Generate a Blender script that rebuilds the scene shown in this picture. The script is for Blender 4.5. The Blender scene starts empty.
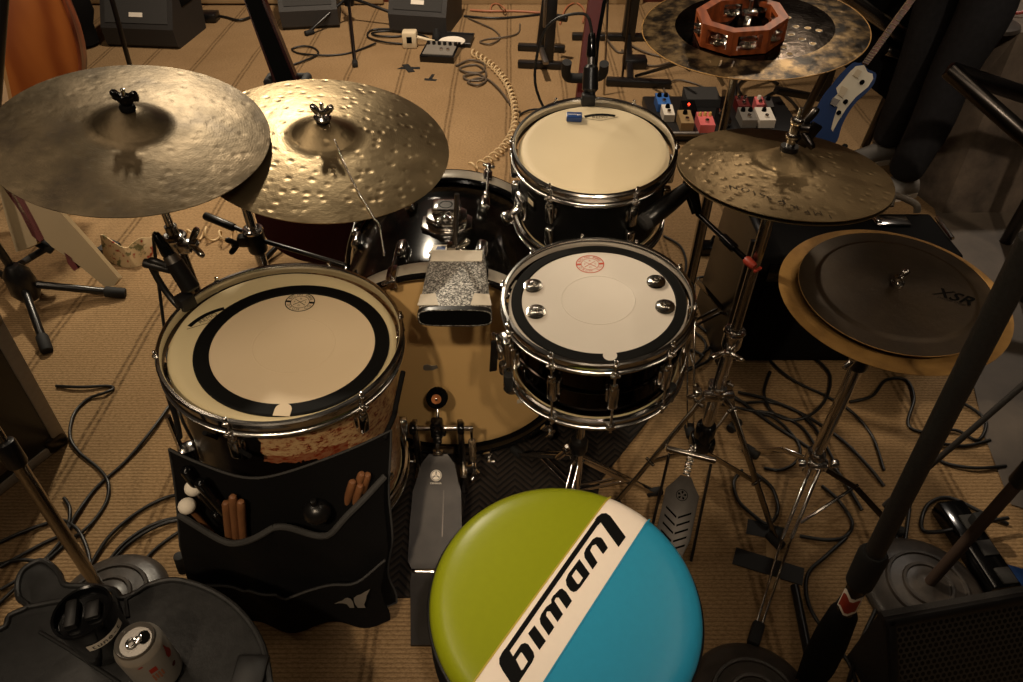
import bpy, bmesh, math, random
from mathutils import Matrix, Vector
R=math.radians; PI=math.pi; V=Vector
random.seed(7)
col=bpy.context.scene.collection
# ------------------------------------------------------------------ camera geometry
F=700.0; PITCH=R(42.5); CAM=V((0,0,1.5))
FW=V((0,math.cos(PITCH),-math.sin(PITCH))); UP=V((0,math.sin(PITCH),math.cos(PITCH))); RT=V((1,0,0))
def ray(px,py): return FW+RT*((px-511.5)/F)-UP*((py-341)/F)
def G(px,py,z=0.0):
    v=ray(px,py); return CAM+v*((z-CAM.z)/v.z)
def Y(px,py,y):
    v=ray(px,py); return CAM+v*(y/v.y)
def PL(px,py,p0,n):
    v=ray(px,py); return CAM+v*((p0-CAM).dot(n)/v.dot(n))
# ------------------------------------------------------------------ materials
def lin(h):
    h=h.lstrip('#'); c=[int(h[i:i+2],16)/255 for i in (0,2,4)]
    return tuple(x/12.92 if x<=.04045 else ((x+.055)/1.055)**2.4 for x in c)+(1,)
MATS={}
class N:
    def __init__(s,name):
        s.m=bpy.data.materials.new(name); s.m.use_nodes=True; s.t=s.m.node_tree; s.b=s.t.nodes['Principled BSDF']; MATS[name]=s.m
    def n(s,typ,**kw):
        x=s.t.nodes.new(typ)
        for k,v in kw.items():
            if k.startswith('i_'): x.inputs[k[2:].replace('_',' ')].default_value=v
            else: setattr(x,k,v)
        return x
    def l(s,a,b): s.t.links.new(a,b)
    def set(s,**kw):
        for k,v in kw.items(): s.b.inputs[k.replace('_',' ')].default_value=v
        return s
    def coord(s,scale=(1,1,1)):
        c=s.n('ShaderNodeTexCoord'); m=s.n('ShaderNodeMapping'); m.inputs['Scale'].default_value=scale
        s.l(c.outputs['Object'],m.inputs['Vector']); return m.outputs[0]
    def noise(s,v,scale,detail=3,rough=.5):
        x=s.n('ShaderNodeTexNoise'); x.inputs['Scale'].default_value=scale; x.inputs['Detail'].default_value=detail; x.inputs['Roughness'].default_value=rough
        s.l(v,x.inputs['Vector']); return x.outputs['Fac']
    def ramp(s,f,stops,interp='LINEAR'):
        x=s.n('ShaderNodeValToRGB'); x.color_ramp.interpolation=interp; e=x.color_ramp.elements
        while len(e)<len(stops): e.new(.5)
        for i,(p,c) in enumerate(stops): e[i].position=p; e[i].color=lin(c) if isinstance(c,str) else (c,c,c,1)
        s.l(f,x.inputs[0]); return x.outputs[0]
    def bump(s,h,strength=.3,dist=.002,prev=None):
        x=s.n('ShaderNodeBump'); x.inputs['Strength'].default_value=strength; x.inputs['Distance'].default_value=dist
        s.l(h,x.inputs['Height'])
        if prev: s.l(prev,x.inputs['Normal'])
        s.l(x.outputs[0],s.b.inputs['Normal']); return x.outputs[0]
    def math(s,op,a,b=None):
        x=s.n('ShaderNodeMath',operation=op)
        for i,q in enumerate((a,b)):
            if q is None: continue
            if isinstance(q,(int,float)): x.inputs[i].default_value=q
            else: s.l(q,x.inputs[i])
        return x.outputs[0]
    def mix(s,f,a,b):
        x=s.n('ShaderNodeMix',data_type='RGBA')
        if isinstance(f,(int,float)): x.inputs[0].default_value=f
        else: s.l(f,x.inputs[0])
        for i,q in ((6,a),(7,b)):
            if isinstance(q,str): x.inputs[i].default_value=lin(q)
            elif isinstance(q,tuple): x.inputs[i].default_value=q
            else: s.l(q,x.inputs[i])
        return x.outputs[2]
    def base(s,c): s.l(c,s.b.inputs['Base Color']); return s
def plain(name,hexc,rough=.5,metal=0.0,noise=0.0,nscale=40,bump=0.0,spec=.5):
    m=N(name); m.set(Roughness=rough,Metallic=metal,Specular_IOR_Level=spec)
    v=m.coord(); f=m.noise(v,nscale)
    c=lin(hexc); k=noise
    lo=tuple(x*(1-k) for x in c[:3])+(1,); hi=tuple(min(1,x*(1+k)) for x in c[:3])+(1,)
    m.base(m.mix(f,lo,hi))
    if bump: m.bump(f,bump,.002)
    return m.m
plain('chrome','#d6d3cf',.17,1,.04)
plain('chrome_worn','#a09a92',.24,1,.15,120)
plain('steel_dark','#4a4643',.3,1,.2,60)
plain('nickel_black','#2e2825',.1,1,.08,8)
plain('gloss_black','#0b0b0c',.12,0,.1)
plain('satin_black','#131212',.3,0,.12)
plain('black_plastic','#151414',.45,0,.15,90,.05)
plain('rubber','#0e0e0e',.75,0,.2,60)
plain('black_cloth','#0d0c0c',.85,0,.3,200,.25,.15)
plain('grey_trim','#3a3938',.8,0,.2,200,.2,.2)
plain('white_pipe','#8d8478',.5,0,.1)
plain('white_felt','#e6ddce',.95,0,.12,120,.4,.1)
plain('hickory','#7d5334',.5,0,.35,30,.05)
plain('cream_plastic','#d9c8a8',.4,0,.06)
plain('white_paint','#e8dfd0',.5,0,.05)
plain('red_paint','#a03020',.5,0,.2)
plain('orange_cable','#a5684a',.5,0,.1)
plain('cable_black','#141312',.42,0,.15)
plain('cable_grey','#55493c',.45,0,.1)
plain('cable_cream','#cdb184',.5,0,.12)
plain('denim_black','#2a2a2d',.9,0,.35,60,.3,.15)
plain('shoe_grey','#8f8c88',.8,0,.15,50,.15)
plain('skin','#b98262',.55,0,.08,30)
plain('hair','#1d1410',.7,0,.3,80,.3)
plain('dark_red_gloss','#2a0a09',.2,0,.25,4)
plain('red_satin','#5a130f',.5,0,.15)
plain('can_lid','#8f8a84',.35,.8,.1)
plain('cream_body','#a3906f',.42,0,.1,6)
plain('maple','#a98355',.4,0,.15,20)
plain('blue_gloss','#163a74',.4,0,.15,3,spec=.15)
plain('pickguard','#e6dcc2',.3,0,.05)
plain('gaffer','#161514',.6,0,.15,90,.1)
plain('tape_beige','#a98b62',.7,0,.1)
plain('red_tape','#93301f',.5,0,.2,90)
plain('pale_tape','#cfc6b6',.7,0,.12,70,.1)
plain('pink_paint','#e07070',.45,0,.1)
plain('tan_paint','#a3875f',.45,0,.1)
plain('blue_paint','#3a68ae',.4,0,.1)
plain('grey_paint','#8b857c',.4,.3,.1)
plain('yellow_knob','#d8b068',.5)
plain('alu','#8d8883',.38,1,.15,80)
plain('case_alu','#a39b90',.5,.0,.15,80)
plain('hoop_grey','#b0a798',.35,.2,.06)
plain('blue_packet','#1d3c72',.3,0,.1)
plain('ink_black','#050504',.7,spec=.15)
plain('ink_red','#b5452c',.6)
plain('ink_brown','#3a2c1d',.6)
plain('green_vinyl','#868e12',.33,0,.05,90,.03)
plain('white_vinyl','#f2e4d3',.35,0,.03,90,.03)
plain('blue_vinyl','#2a8fb2',.33,0,.05,90,.03)
plain('thread','#b5a338',.6)
plain('foam_black','#050505',.95,0,.1,spec=.1)
plain('ring_black','#080807',.65,0,.1,spec=.15)
plain('matte_black','#080808',.5,0,.15,40,spec=.25)
plain('pedal_grey','#26221f',.42,.45,.6,28)
plain('pedal_pale','#5a5653',.4,.5,.2,60)
plain('cork','#b06a35',.7,0,.2,60)
def mk_wood(name,a,b,scale=(6,6,1.2),rough=.35):
    m=N(name); m.set(Roughness=rough); v=m.coord(scale)
    w=m.n('ShaderNodeTexWave',bands_direction='X'); w.inputs['Scale'].default_value=1.2; w.inputs['Distortion'].default_value=5; w.inputs['Detail'].default_value=3; w.inputs['Detail Scale'].default_value=1.5
    m.l(v,w.inputs['Vector']); m.base(m.ramp(w.outputs['Fac'],[(0,a),(1,b)])); return m.m
mk_wood('wood_orange','#8a4820','#a8622e',(3,3,.8),.3)
mk_wood('wood_red','#4a2010','#7a3c20')
mk_wood('jingle_wood','#6e3216','#8a4420',(14,14,30))
mk_wood('wall_wood','#3f140c','#5a2113',(1,1,6),.4)
def mk_head(name,c1,c2,rough=.55):
    m=N(name); m.set(Roughness=rough); v=m.coord()
    m.base(m.mix(m.noise(v,7,4),c1,c2)); m.bump(m.noise(v,900,2),.08,.0005); return m.m
mk_head('head_cream','#d6c7a0','#cdbd93')
mk_head('head_aged','#cfc0a0','#c2b190')
mk_head('head_tan','#dab67c','#d0aa70',.5)
mk_head('mute_white','#d0c9bf','#c5bdb2')
mk_head('mute_cream','#d9c5a6','#d1bc9b')
# cymbals : lathed bronze, hammer marks, tarnish
def mk_cym(name,c1,c2,c3,hscale,hstr,rough=.33,patchy=4,lathe=700,lstr=.12,aniso=.45):
    m=N(name); m.set(Metallic={'bronze_amber':.3,'bronze_dull':.5,'bronze_hat':.9,'bronze_old':.8,'bronze_raw':.75}.get(name,1.0),Anisotropic=aniso)
    t=m.n('ShaderNodeTangent',direction_type='RADIAL',axis='Z'); m.l(t.outputs[0],m.b.inputs['Tangent'])
    v=m.coord(); f=m.noise(v,patchy,6,.62)
    m.base(m.ramp(f,[(.42,c1),(.5,c2),(.6,c3)] if name=='bronze_raw' else [(.3,c1),(.5,c2),(.72,c3)]))
    rg=m.n('ShaderNodeMapRange'); m.l(m.noise(v,18,4,.6),rg.inputs[0]); rg.inputs[3].default_value=rough-.08; rg.inputs[4].default_value=rough+.12
    m.l(rg.outputs[0],m.b.inputs['Roughness'])
    ln=m.n('ShaderNodeVectorMath',operation='LENGTH'); m.l(v,ln.inputs[0])
    g=m.math('SINE',m.math('MULTIPLY',ln.outputs['Value'],float(lathe*2)))
    b=m.bump(g,lstr*.35,.0003)
    if hscale:
        vo=m.n('ShaderNodeTexVoronoi'); vo.inputs['Scale'].default_value=hscale; vo.inputs['Randomness'].default_value=.75; m.l(v,vo.inputs['Vector'])
        pit=m.ramp(vo.outputs['Distance'],[(0,0.0),(.12,.3),(.30,.9),(.42,1.0)])
        b=m.bump(pit,hstr,.0012,b)
    m.bump(m.noise(v,14,6,.68),.30,.006,b)
    return m.m
mk_cym('bronze_old','#41372b','#61543f','#84745c',34,.45,.42,7)
mk_cym('bronze_hammered','#8d7a5c','#a08d6d','#b09d7c',38,1.0,.40,5,aniso=.6)
mk_cym('bronze_hat','#7c6a4d','#917d5e','#a28d6c',44,.9,.36,5,aniso=.6)
mk_cym('bronze_amber','#7a5a34','#a47e48','#b78f55',0,0,.48,9,lstr=.02)
mk_cym('bronze_dull','#2f271e','#3f3428','#4d4030',0,0,.42,5,500,.02)
mk_cym('bronze_raw','#1a1410','#54442f','#8a7350',30,.6,.36,22,lstr=.02)
mk_cym('bronze_polish','#1a1410','#231a13','#2f2318',0,0,.16,4,900,.05,.2)
mk_cym('jingle_metal','#c8c4bc','#d8d4cc','#e6e2da',0,0,.18,4,900,.05,.2)
def mk_glitter():
    m=N('silver_glitter'); v=m.coord()
    vo=m.n('ShaderNodeTexVoronoi'); vo.inputs['Scale'].default_value=420; m.l(v,vo.inputs['Vector'])
    sp=m.n('ShaderNodeSeparateColor'); m.l(vo.outputs['Color'],sp.inputs[0])
    m.base(m.ramp(sp.outputs[0],[(0,'#2f2d2b'),(.5,'#85827d'),(1,'#e6e3dc')])); m.set(Metallic=.3,Roughness=.5)
    m.bump(sp.outputs[1],.7,.002); return m.m
mk_glitter()
def mk_carpet():
    m=N('carpet'); m.set(Roughness=.95,Specular_IOR_Level=.1); v=m.coord()
    w=m.n('ShaderNodeTexWave',bands_direction='Y',wave_profile='SIN'); w.inputs['Scale'].default_value=31.4; w.inputs['Distortion'].default_value=1.2; w.inputs['Detail'].default_value=2; w.inputs['Detail Scale'].default_value=6
    m.l(v,w.inputs['Vector'])
    c=m.mix(m.noise(v,2.2,5,.6),'#987c58','#b69872')
    c2=m.mix(m.ramp(w.outputs['Fac'],[(.0,.62),(.28,.0)]),c,'#5f4a30')
    fine=m.noise(m.coord((.45,1,1)),230,4,.75)
    fr=m.ramp(fine,[(.32,.75),(.55,.1),(.75,.0)]); c3=m.mix(fr,c2,'#5f482e')
    sx=m.n('ShaderNodeSeparateXYZ'); m.l(v,sx.inputs[0])
    wob=m.math('MULTIPLY',m.math('SUBTRACT',m.noise(v,3,2),.5),.02)
    # sewn seams every 0.29 m running away from the kit
    xs=m.math('ADD',m.math('ADD',sx.outputs[0],0.0),wob)
    per=m.math('PINGPONG',m.math('ADD',xs,SEAM0),SEAMP/2)
    d=m.math('ABSOLUTE',m.math('SUBTRACT',per,.010))
    sr=m.n('ShaderNodeMapRange',interpolation_type='SMOOTHSTEP'); m.l(d,sr.inputs[0]); sr.inputs[1].default_value=.0015; sr.inputs[2].default_value=.0085; sr.inputs[3].default_value=1; sr.inputs[4].default_value=0; seam=sr.outputs[0]
    sm=m.math('MULTIPLY',seam,m.ramp(m.noise(v,70,4,.75),[(.35,.12),(.65,.85)]))
    c4=m.mix(sm,c3,'#3a2a19')
    st=m.noise(v,.9,4,.65); stn=m.ramp(st,[(.35,.0),(.75,.35)])
    c5=m.mix(stn,c4,'#5d452b')
    m.base(c5)
    h=m.math('SUBTRACT',m.math('ADD',w.outputs['Fac'],m.math('MULTIPLY',fine,.8)),m.math('MULTIPLY',seam,1.5))
    b=m.bump(m.noise(v,3.5,3),.35,.03); m.bump(h,.4,.002,b); return m.m
SEAM0=10.165; SEAMP=.29
mk_carpet()
def mk_rug():
    m=N('herringbone'); m.set(Roughness=.8,Specular_IOR_Level=.25); v=m.coord()
    sx=m.n('ShaderNodeSeparateXYZ'); m.l(v,sx.inputs[0])
    zz=m.math('PINGPONG',sx.outputs[0],.045)
    t=m.math('PINGPONG',m.math('ADD',sx.outputs[1],zz),.010)
    k=m.math('GREATER_THAN',t,.0035)
    m.base(m.mix(k,'#080707',m.mix(m.noise(v,60),'#1d1814','#2c241d'))); m.bump(m.math('MULTIPLY',t,100.0),.5,.004); return m.m
mk_rug()
def mk_wrap():
    m=N('torn_wrap'); m.set(Roughness=.28); v=m.coord()
    sx=m.n('ShaderNodeSeparateXYZ'); m.l(v,sx.inputs[0])
    n1=m.noise(m.coord((1,1,1.8)),75,5,.75)
    cream=m.ramp(n1,[(.34,'#5a1a10'),(.43,'#8a4327'),(.48,'#b89368'),(.8,'#d4b98c')])
    ang=m.math('ARCTAN2',sx.outputs[0],m.math('MULTIPLY',sx.outputs[1],-1.0))
    jag=m.noise(v,22,3,.6)
    left=m.math('LESS_THAN',m.math('ADD',ang,m.math('MULTIPLY',jag,.2)),.08)
    low=m.math('LESS_THAN',m.math('SUBTRACT',m.math('SUBTRACT',sx.outputs[2],m.math('MULTIPLY',jag,.06)),m.math('MULTIPLY',ang,-.03)),-.150)
    front=m.math('LESS_THAN',ang,.72)
    blk=m.math('MAXIMUM',left,m.math('MULTIPLY',low,front))
    redband=m.math('MULTIPLY',front,m.math('LESS_THAN',m.math('SUBTRACT',m.math('SUBTRACT',sx.outputs[2],m.math('MULTIPLY',jag,.06)),m.math('MULTIPLY',ang,-.03)),-.125))
    c=m.mix(m.math('MULTIPLY',redband,.7),cream,'#7d2a14')
    m.base(m.mix(blk,c,'#100c0a')); return m.m
mk_wrap()
def mk_bassshell():
    m=N('black_marble_wrap'); m.set(Roughness=.16); v=m.coord()
    f=m.noise(v,9,6,.7); m.base(m.ramp(f,[(.45,'#050505'),(.62,'#15120f'),(.8,'#3a3128')])); return m.m
mk_bassshell()
def mk_grille():
    m=N('hex_grille'); m.set(Roughness=.45); v=m.coord()
    sx=m.n('ShaderNodeSeparateXYZ'); m.l(v,sx.inputs[0])
    s=.0125
    def cell(ox,oy):
        a=m.math('SUBTRACT',m.math('PINGPONG',m.math('ADD',sx.outputs[0],10+ox),s/2),0.0)
        b=m.math('PINGPONG',m.math('ADD',sx.outputs[1],10+oy),s*.866)
        return m.math('SQRT',m.math('ADD',m.math('MULTIPLY',a,a),m.math('MULTIPLY',b,b)))
    d=m.math('MINIMUM',cell(0,0),cell(s/2,s*.866))
    hole=m.math('LESS_THAN',d,.0044)
    m.base(m.mix(hole,'#3c3935','#030303')); m.bump(m.math('SUBTRACT',1.0,hole),.8,.002); return m.m
mk_grille()
def mk_speckle(name,a,b,scale,rough=.7,bump=.2):
    m=N(name); m.set(Roughness=rough); v=m.coord(); f=m.noise(v,scale,5,.65)
    m.base(m.ramp(f,[(.3,a),(.7,b)])); m.bump(f,bump,.01); return m.m
mk_speckle('concrete','#3a322c','#7a6b5c',5,.8,.4)
mk_speckle('dark_floor','#4a423a','#63584c',4,.6,.15)
mk_speckle('wall_dark','#2a1c14','#3b2a1e',3)
mk_speckle('cast_iron','#2b2724','#453e38',30,.38,.1)
mk_speckle('tray_plastic','#232323','#303030',60,.42,.08)
mk_speckle('speaker_paint','#1e1c1b','#2b2826',220,.6,.2)
def mk_strap():
    m=N('floral_strap'); m.set(Roughness=.8); v=m.coord(); f=m.noise(v,38,3)
    m.base(m.ramp(f,[(.38,'#6f6a44'),(.45,'#cdb48a'),(.6,'#cdb48a'),(.66,'#9a3a22')])); return m.m
mk_strap()
def mk_glow(name,c,s):
    m=N(name); m.b.inputs['Emission Color'].default_value=lin(c); m.b.inputs['Emission Strength'].default_value=s; m.b.inputs['Base Color'].default_value=lin(c)
mk_glow('led_red','#ff3a20',4.0)
def mk_white_trim():
    m=N('skirting_paint'); m.set(Roughness=.5); v=m.coord(); m.base(m.mix(m.noise(v,12,4),'#b99e78','#8d744f'))
mk_white_trim()
def mat(x): return MATS[x] if isinstance(x,str) else x
# ------------------------------------------------------------------ mesh builder
def frame(z,x=None):
    z=V(z).normalized(); a=V(x) if x is not None else (V((1,0,0)) if abs(z.x)<.9 else V((0,1,0)))
    y=z.cross(a).normalized(); x=y.cross(z)
    return Matrix((x,y,z)).transposed().to_4x4()
def smooth(pts,k=6,closed=False):
    pts=[V(p) for p in pts]; n=len(pts)
    if n<3: return pts
    out=[]
    for i in range(n if closed else n-1):
        if closed: p0,p1,p2,p3=pts[i-1],pts[i],pts[(i+1)%n],pts[(i+2)%n]
        else: p0,p1,p2,p3=pts[max(i-1,0)],pts[i],pts[i+1],pts[min(i+2,n-1)]
        for j in range(k):
            t=j/k
            out.append(.5*((2*p1)+(p2-p0)*t+(2*p0-5*p1+4*p2-p3)*t*t+(3*p1-p0-3*p2+p3)*t**3))
    if not closed: out.append(pts[-1])
    return out
WM={}
class MB:
    def __init__(s): s.v=[]; s.f=[]; s.mi=[]; s.cur=0; s.M=None
    def add(s,vs,fs):
        o=len(s.v)
        for p in vs: s.v.append(s.M@V(p) if s.M is not None else V(p))
        for f in fs: s.f.append([i+o for i in f]); s.mi.append(s.cur)
        return s
    def bm(s,b):
        b.verts.ensure_lookup_table(); b.verts.index_update()
        s.add([v.co.copy() for v in b.verts],[[v.index for v in f.verts] for f in b.faces]); b.free(); return s
    def box(s,c,size,rot=None,bev=.003,seg=2):
        b=bmesh.new(); bmesh.ops.create_cube(b,size=1)
        for v in b.verts: v.co=V((v.co.x*size[0],v.co.y*size[1],v.co.z*size[2]))
        if bev: bmesh.ops.bevel(b,geom=b.edges[:],offset=min(bev,min(size)*.45),segments=seg,affect='EDGES',profile=.5)
        M=Matrix.Translation(V(c))@(rot.to_4x4() if rot is not None else Matrix())
        bmesh.ops.transform(b,matrix=M,verts=b.verts[:]); return s.bm(b)
    def bar(s,a,b,w,h,up=(0,0,1),bev=.002):
        a=V(a);b=V(b); d=b-a; z=d.normalized(); u=V(up); x=u.cross(z)
        if x.length<1e-4: x=V((1,0,0)).cross(z)
        x.normalize(); y=z.cross(x); M=Matrix((x,y,z)).transposed()
        return s.box((a+b)/2,(w,h,d.length),M,bev)
    def tube(s,pts,r,n=10,closed=False,cap=True):
        pts=[V(p) for p in pts]; m=len(pts); rs=r if isinstance(r,(list,tuple)) else [r]*m
        vs=[];fs=[]; prev=None
        for i in range(m):
            if closed: t=(pts[(i+1)%m]-pts[i-1])
            else: t=pts[min(i+1,m-1)]-pts[max(i-1,0)]
            t.normalize()
            if prev is None:
                x=t.orthogonal().normalized()
            else:
                x=prev-t*prev.dot(t)
                x=x.normalized() if x.length>1e-6 else t.orthogonal().normalized()
            prev=x; y=t.cross(x)
            for j in range(n):
                a=2*PI*j/n; vs.append(pts[i]+(x*math.cos(a)+y*math.sin(a))*rs[i])
        for i in range(m if closed else m-1):
            k=(i+1)%m
            for j in range(n): fs.append([i*n+j,i*n+(j+1)%n,k*n+(j+1)%n,k*n+j])
        if cap and not closed: fs.append(list(range(n))[::-1]); fs.append([(m-1)*n+j for j in range(n)])
        return s.add(vs,fs)
    def cyl(s,a,b,r,r2=None,n=20):
        return s.tube([a,b],[r,r if r2 is None else r2],n)
    def rod(s,a,b,r,n=16,e=None):           # cylinder with softened ends
        a=V(a);b=V(b);d=(b-a).normalized(); e=e or r*.3
        return s.tube([a,a+d*e*.3,a+d*e,b-d*e,b-d*e*.3,b],[r*.7,r*.92,r,r,r*.92,r*.7],n)
    def lathe(s,prof,M=None,n=64,closed=False,a0=0,a1=2*PI):
        full=abs(a1-a0-2*PI)<1e-6; k=n if full else n+1; m=len(prof); vs=[];fs=[]
        for i in range(k):
            a=a0+(a1-a0)*i/n; c,si=math.cos(a),math.sin(a)
            for r,z in prof: vs.append(V((r*c,r*si,z)))
        for i in range(n):
            i2=(i+1)%k if full else i+1
            for j in range(m if closed else m-1):
                j2=(j+1)%m
                fs.append([i*m+j,i2*m+j,i2*m+j2,i*m+j2])
        if M is not None: vs=[M@p for p in vs]
        return s.add(vs,fs)
    def torus(s,Rr,r,M=None,n=48,m=8):
        return s.lathe([(Rr+r*math.cos(2*PI*j/m),r*math.sin(2*PI*j/m)) for j in range(m)],M,n,True)
    def ball(s,c,r,sc=(1,1,1),n=16,M=None):
        b=bmesh.new(); bmesh.ops.create_uvsphere(b,u_segments=n,v_segments=n//2+2,radius=r)
        for v in b.verts: v.co=V((v.co.x*sc[0],v.co.y*sc[1],v.co.z*sc[2]))
        T=Matrix.Translation(V(c))@(M if M is not None else Matrix()); bmesh.ops.transform(b,matrix=T,verts=b.verts[:]); return s.bm(b)
    def prism(s,poly,z0,z1,M=None,bev=0.0):
        b=bmesh.new(); vs=[b.verts.new((p[0],p[1],z0)) for p in poly]; f=b.faces.new(vs); b.normal_update()
        if f.normal.z>0: f.normal_flip()
        r=bmesh.ops.extrude_face_region(b,geom=[f]); 
        for g in r['geom']:
            if isinstance(g,bmesh.types.BMVert): g.co.z=z1
        if bev:
            es=[e for e in b.edges if abs(e.verts[0].co.z-e.verts[1].co.z)<1e-7]
            bmesh.ops.bevel(b,geom=es,offset=bev,segments=2,affect='EDGES',profile=.5)
        bmesh.ops.recalc_face_normals(b,faces=b.faces[:])
        if M is not None: bmesh.ops.transform(b,matrix=M,verts=b.verts[:])
        return s.bm(b)
    def wedge(s,A,B,th):                     # quad/poly A offset to poly B, closed solid
        n=len(A); s.add(list(A)+list(B),[list(range(n))[::-1],[n+i for i in range(n)]]+[[i,(i+1)%n,n+(i+1)%n,n+i] for i in range(n)]); return s
    def stroke(s,pts,w,fn,step=.004):        # flat ribbon of width w laid through fn(x,y)->3d
        pts=[V((p[0],p[1],0)) for p in pts]; q=[]
        for a,b in zip(pts,pts[1:]):
            k=max(1,int((b-a).length/step)); q+= [a.lerp(b,i/k) for i in range(k)]
        q.append(pts[-1]); vs=[]
        for i,p in enumerate(q):
            t=(q[min(i+1,len(q)-1)]-q[max(i-1,0)]).normalized(); nn=V((-t.y,t.x,0))
            for k in (-.5,-.17,.17,.5): vs.append(fn(*(p+nn*w*k).xy))
        fs=[[i*4+j,i*4+j+1,i*4+j+5,i*4+j+4] for i in range(len(q)-1) for j in range(3)]
        return s.add(vs,fs)
    def text(s,txt,M,size,fat=0.0):
        cu=bpy.data.curves.new('tmp','FONT'); cu.body=txt; cu.size=size; cu.align_x='CENTER'; cu.align_y='CENTER'; cu.offset=fat; cu.resolution_u=3
        o=bpy.data.objects.new('tmp',cu); col.objects.link(o)
        dg=bpy.context.evaluated_depsgraph_get(); me=bpy.data.meshes.new_from_object(o.evaluated_get(dg))
        s.add([M@v.co for v in me.vertices],[list(p.vertices) for p in me.polygons])
        bpy.data.objects.remove(o); bpy.data.meshes.remove(me); bpy.data.curves.remove(cu); return s
    def build(s,name,mats,parent=None,world=False,sharp=40,origin=None):
        me=bpy.data.meshes.new(name); 
        T=None
        if parent is not None and world: T=WM[parent].inverted()
        if parent is None:
            if origin is None:
                lo=[min(p[i] for p in s.v) for i in range(3)]; hi=[max(p[i] for p in s.v) for i in range(3)]
                origin=V(((lo[0]+hi[0])/2,(lo[1]+hi[1])/2,lo[2]))
            T=Matrix.Translation(-V(origin))
        vs=[T@p for p in s.v] if T is not None else s.v
        me.from_pydata([tuple(p) for p in vs],[],s.f); 
        if not isinstance(mats,(list,tuple)): mats=[mats]
        for m in mats: me.materials.append(mat(m))
        me.polygons.foreach_set('material_index',s.mi)
        me.validate(); b=bmesh.new(); b.from_mesh(me); bmesh.ops.recalc_face_normals(b,faces=b.faces[:]); b.to_mesh(me); b.free()
        me.shade_smooth(); me.set_sharp_from_angle(angle=R(sharp))
        o=bpy.data.objects.new(name,me); col.objects.link(o)
        if parent is not None: o.parent=parent; WM[o]=WM[parent]
        else: o.location=origin; WM[o]=Matrix.Translation(V(origin))
        return o
def thing(name,label,cat,loc=(0,0,0),M=None,group=None):
    o=bpy.data.objects.new(name,None); o.empty_display_size=.05; col.objects.link(o)
    T=M if M is not None else Matrix.Translation(V(loc)); o.matrix_world=T; WM[o]=T.copy()
    o['label']=label; o['category']=cat
    if group: o['group']=group
    return o
def tag(o,label,cat,group=None,kind=None):
    o['label']=label; o['category']=cat
    if group: o['group']=group
    if kind: o['kind']=kind
    return o
def struct(o): o['kind']='structure'; return o
def tilt(c,tx,ty,spin=0):                    # disc frame: leaning tx deg toward the player, ty deg to the right
    n=V((math.sin(R(ty)),-math.sin(R(tx)),1)).normalized()
    u=V((0,1,0)).cross(n).normalized(); v=n.cross(u)
    return Matrix.Translation(V(c))@Matrix((u,v,n)).transposed().to_4x4()@Matrix.Rotation(spin,4,'Z')
def mk_can():
    m=N('can_print'); m.set(Roughness=.3,Metallic=.55); v=m.coord(); m.base(m.mix(m.noise(v,25,3),'#aaa399','#c2bbb0')); return m.m
mk_can()
# ================================================================== THE ROOM
m=MB(); m.add([(-4.5,-2.5,0),(4.5,-2.5,0),(4.5,6,0),(-4.5,6,0)],[[0,1,2,3]]); struct(m.build('floor','carpet',origin=(0,0,0)))
cb=[G(985,440),G(1010,505),V((2.6,.4,0)),V((4.4,.4,0)),V((4.4,3.4,0)),G(925,168)]
m=MB(); m.add([V((p.x,p.y,.004)) for p in cb],[list(range(6))]); struct(m.build('floor_right','dark_floor',origin=(0,0,0)))
m=MB(); m.box((-.2,5.06,1.5),(9,.1,3),bev=0); struct(m.build('wall_back','wall_wood',origin=(0,5,0)))
m=MB(); m.box((-2.55,4.96,.06),(3.4,.05,.1),bev=.008); m.box((-2.55,4.97,.14),(3.4,.03,.03),bev=.006); struct(m.build('trim_1','skirting_paint'))
m=MB(); m.box((.25,4.98,.2),(1.25,.04,.4),bev=.006); struct(m.build('trim_2','skirting_paint'))
m=MB(); m.box((-4.55,2,1.5),(.1,9,3),bev=0); struct(m.build('wall_left','wall_dark',origin=(-4.5,2,0)))
m=MB(); m.box((4.55,2,1.5),(.1,9,3),bev=0); struct(m.build('wall_right','wall_dark',origin=(4.5,2,0)))
m=MB(); m.box((0,-2.55,1.5),(9,.1,3),bev=0); struct(m.build('wall_front','wall_dark',origin=(0,-2.5,0)))
m=MB(); m.box((0,1.75,3.85),(9.2,8.7,.1),bev=0); struct(m.build('ceiling','wall_dark',origin=(0,1.7,3.8)))
# black herringbone rug under the kit
rp=[V((-.52,.775,0)),V((.16,.775,0)),G(600,482),G(645,425),G(668,395),V((.36,1.66,0)),V((-.62,1.66,0))]
m=MB(); m.prism([(p.x,p.y) for p in rp],.0,.008); tag(m.build('rug','herringbone'),'black herringbone rubber-backed rug under the bass drum and throne','rug')
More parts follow.
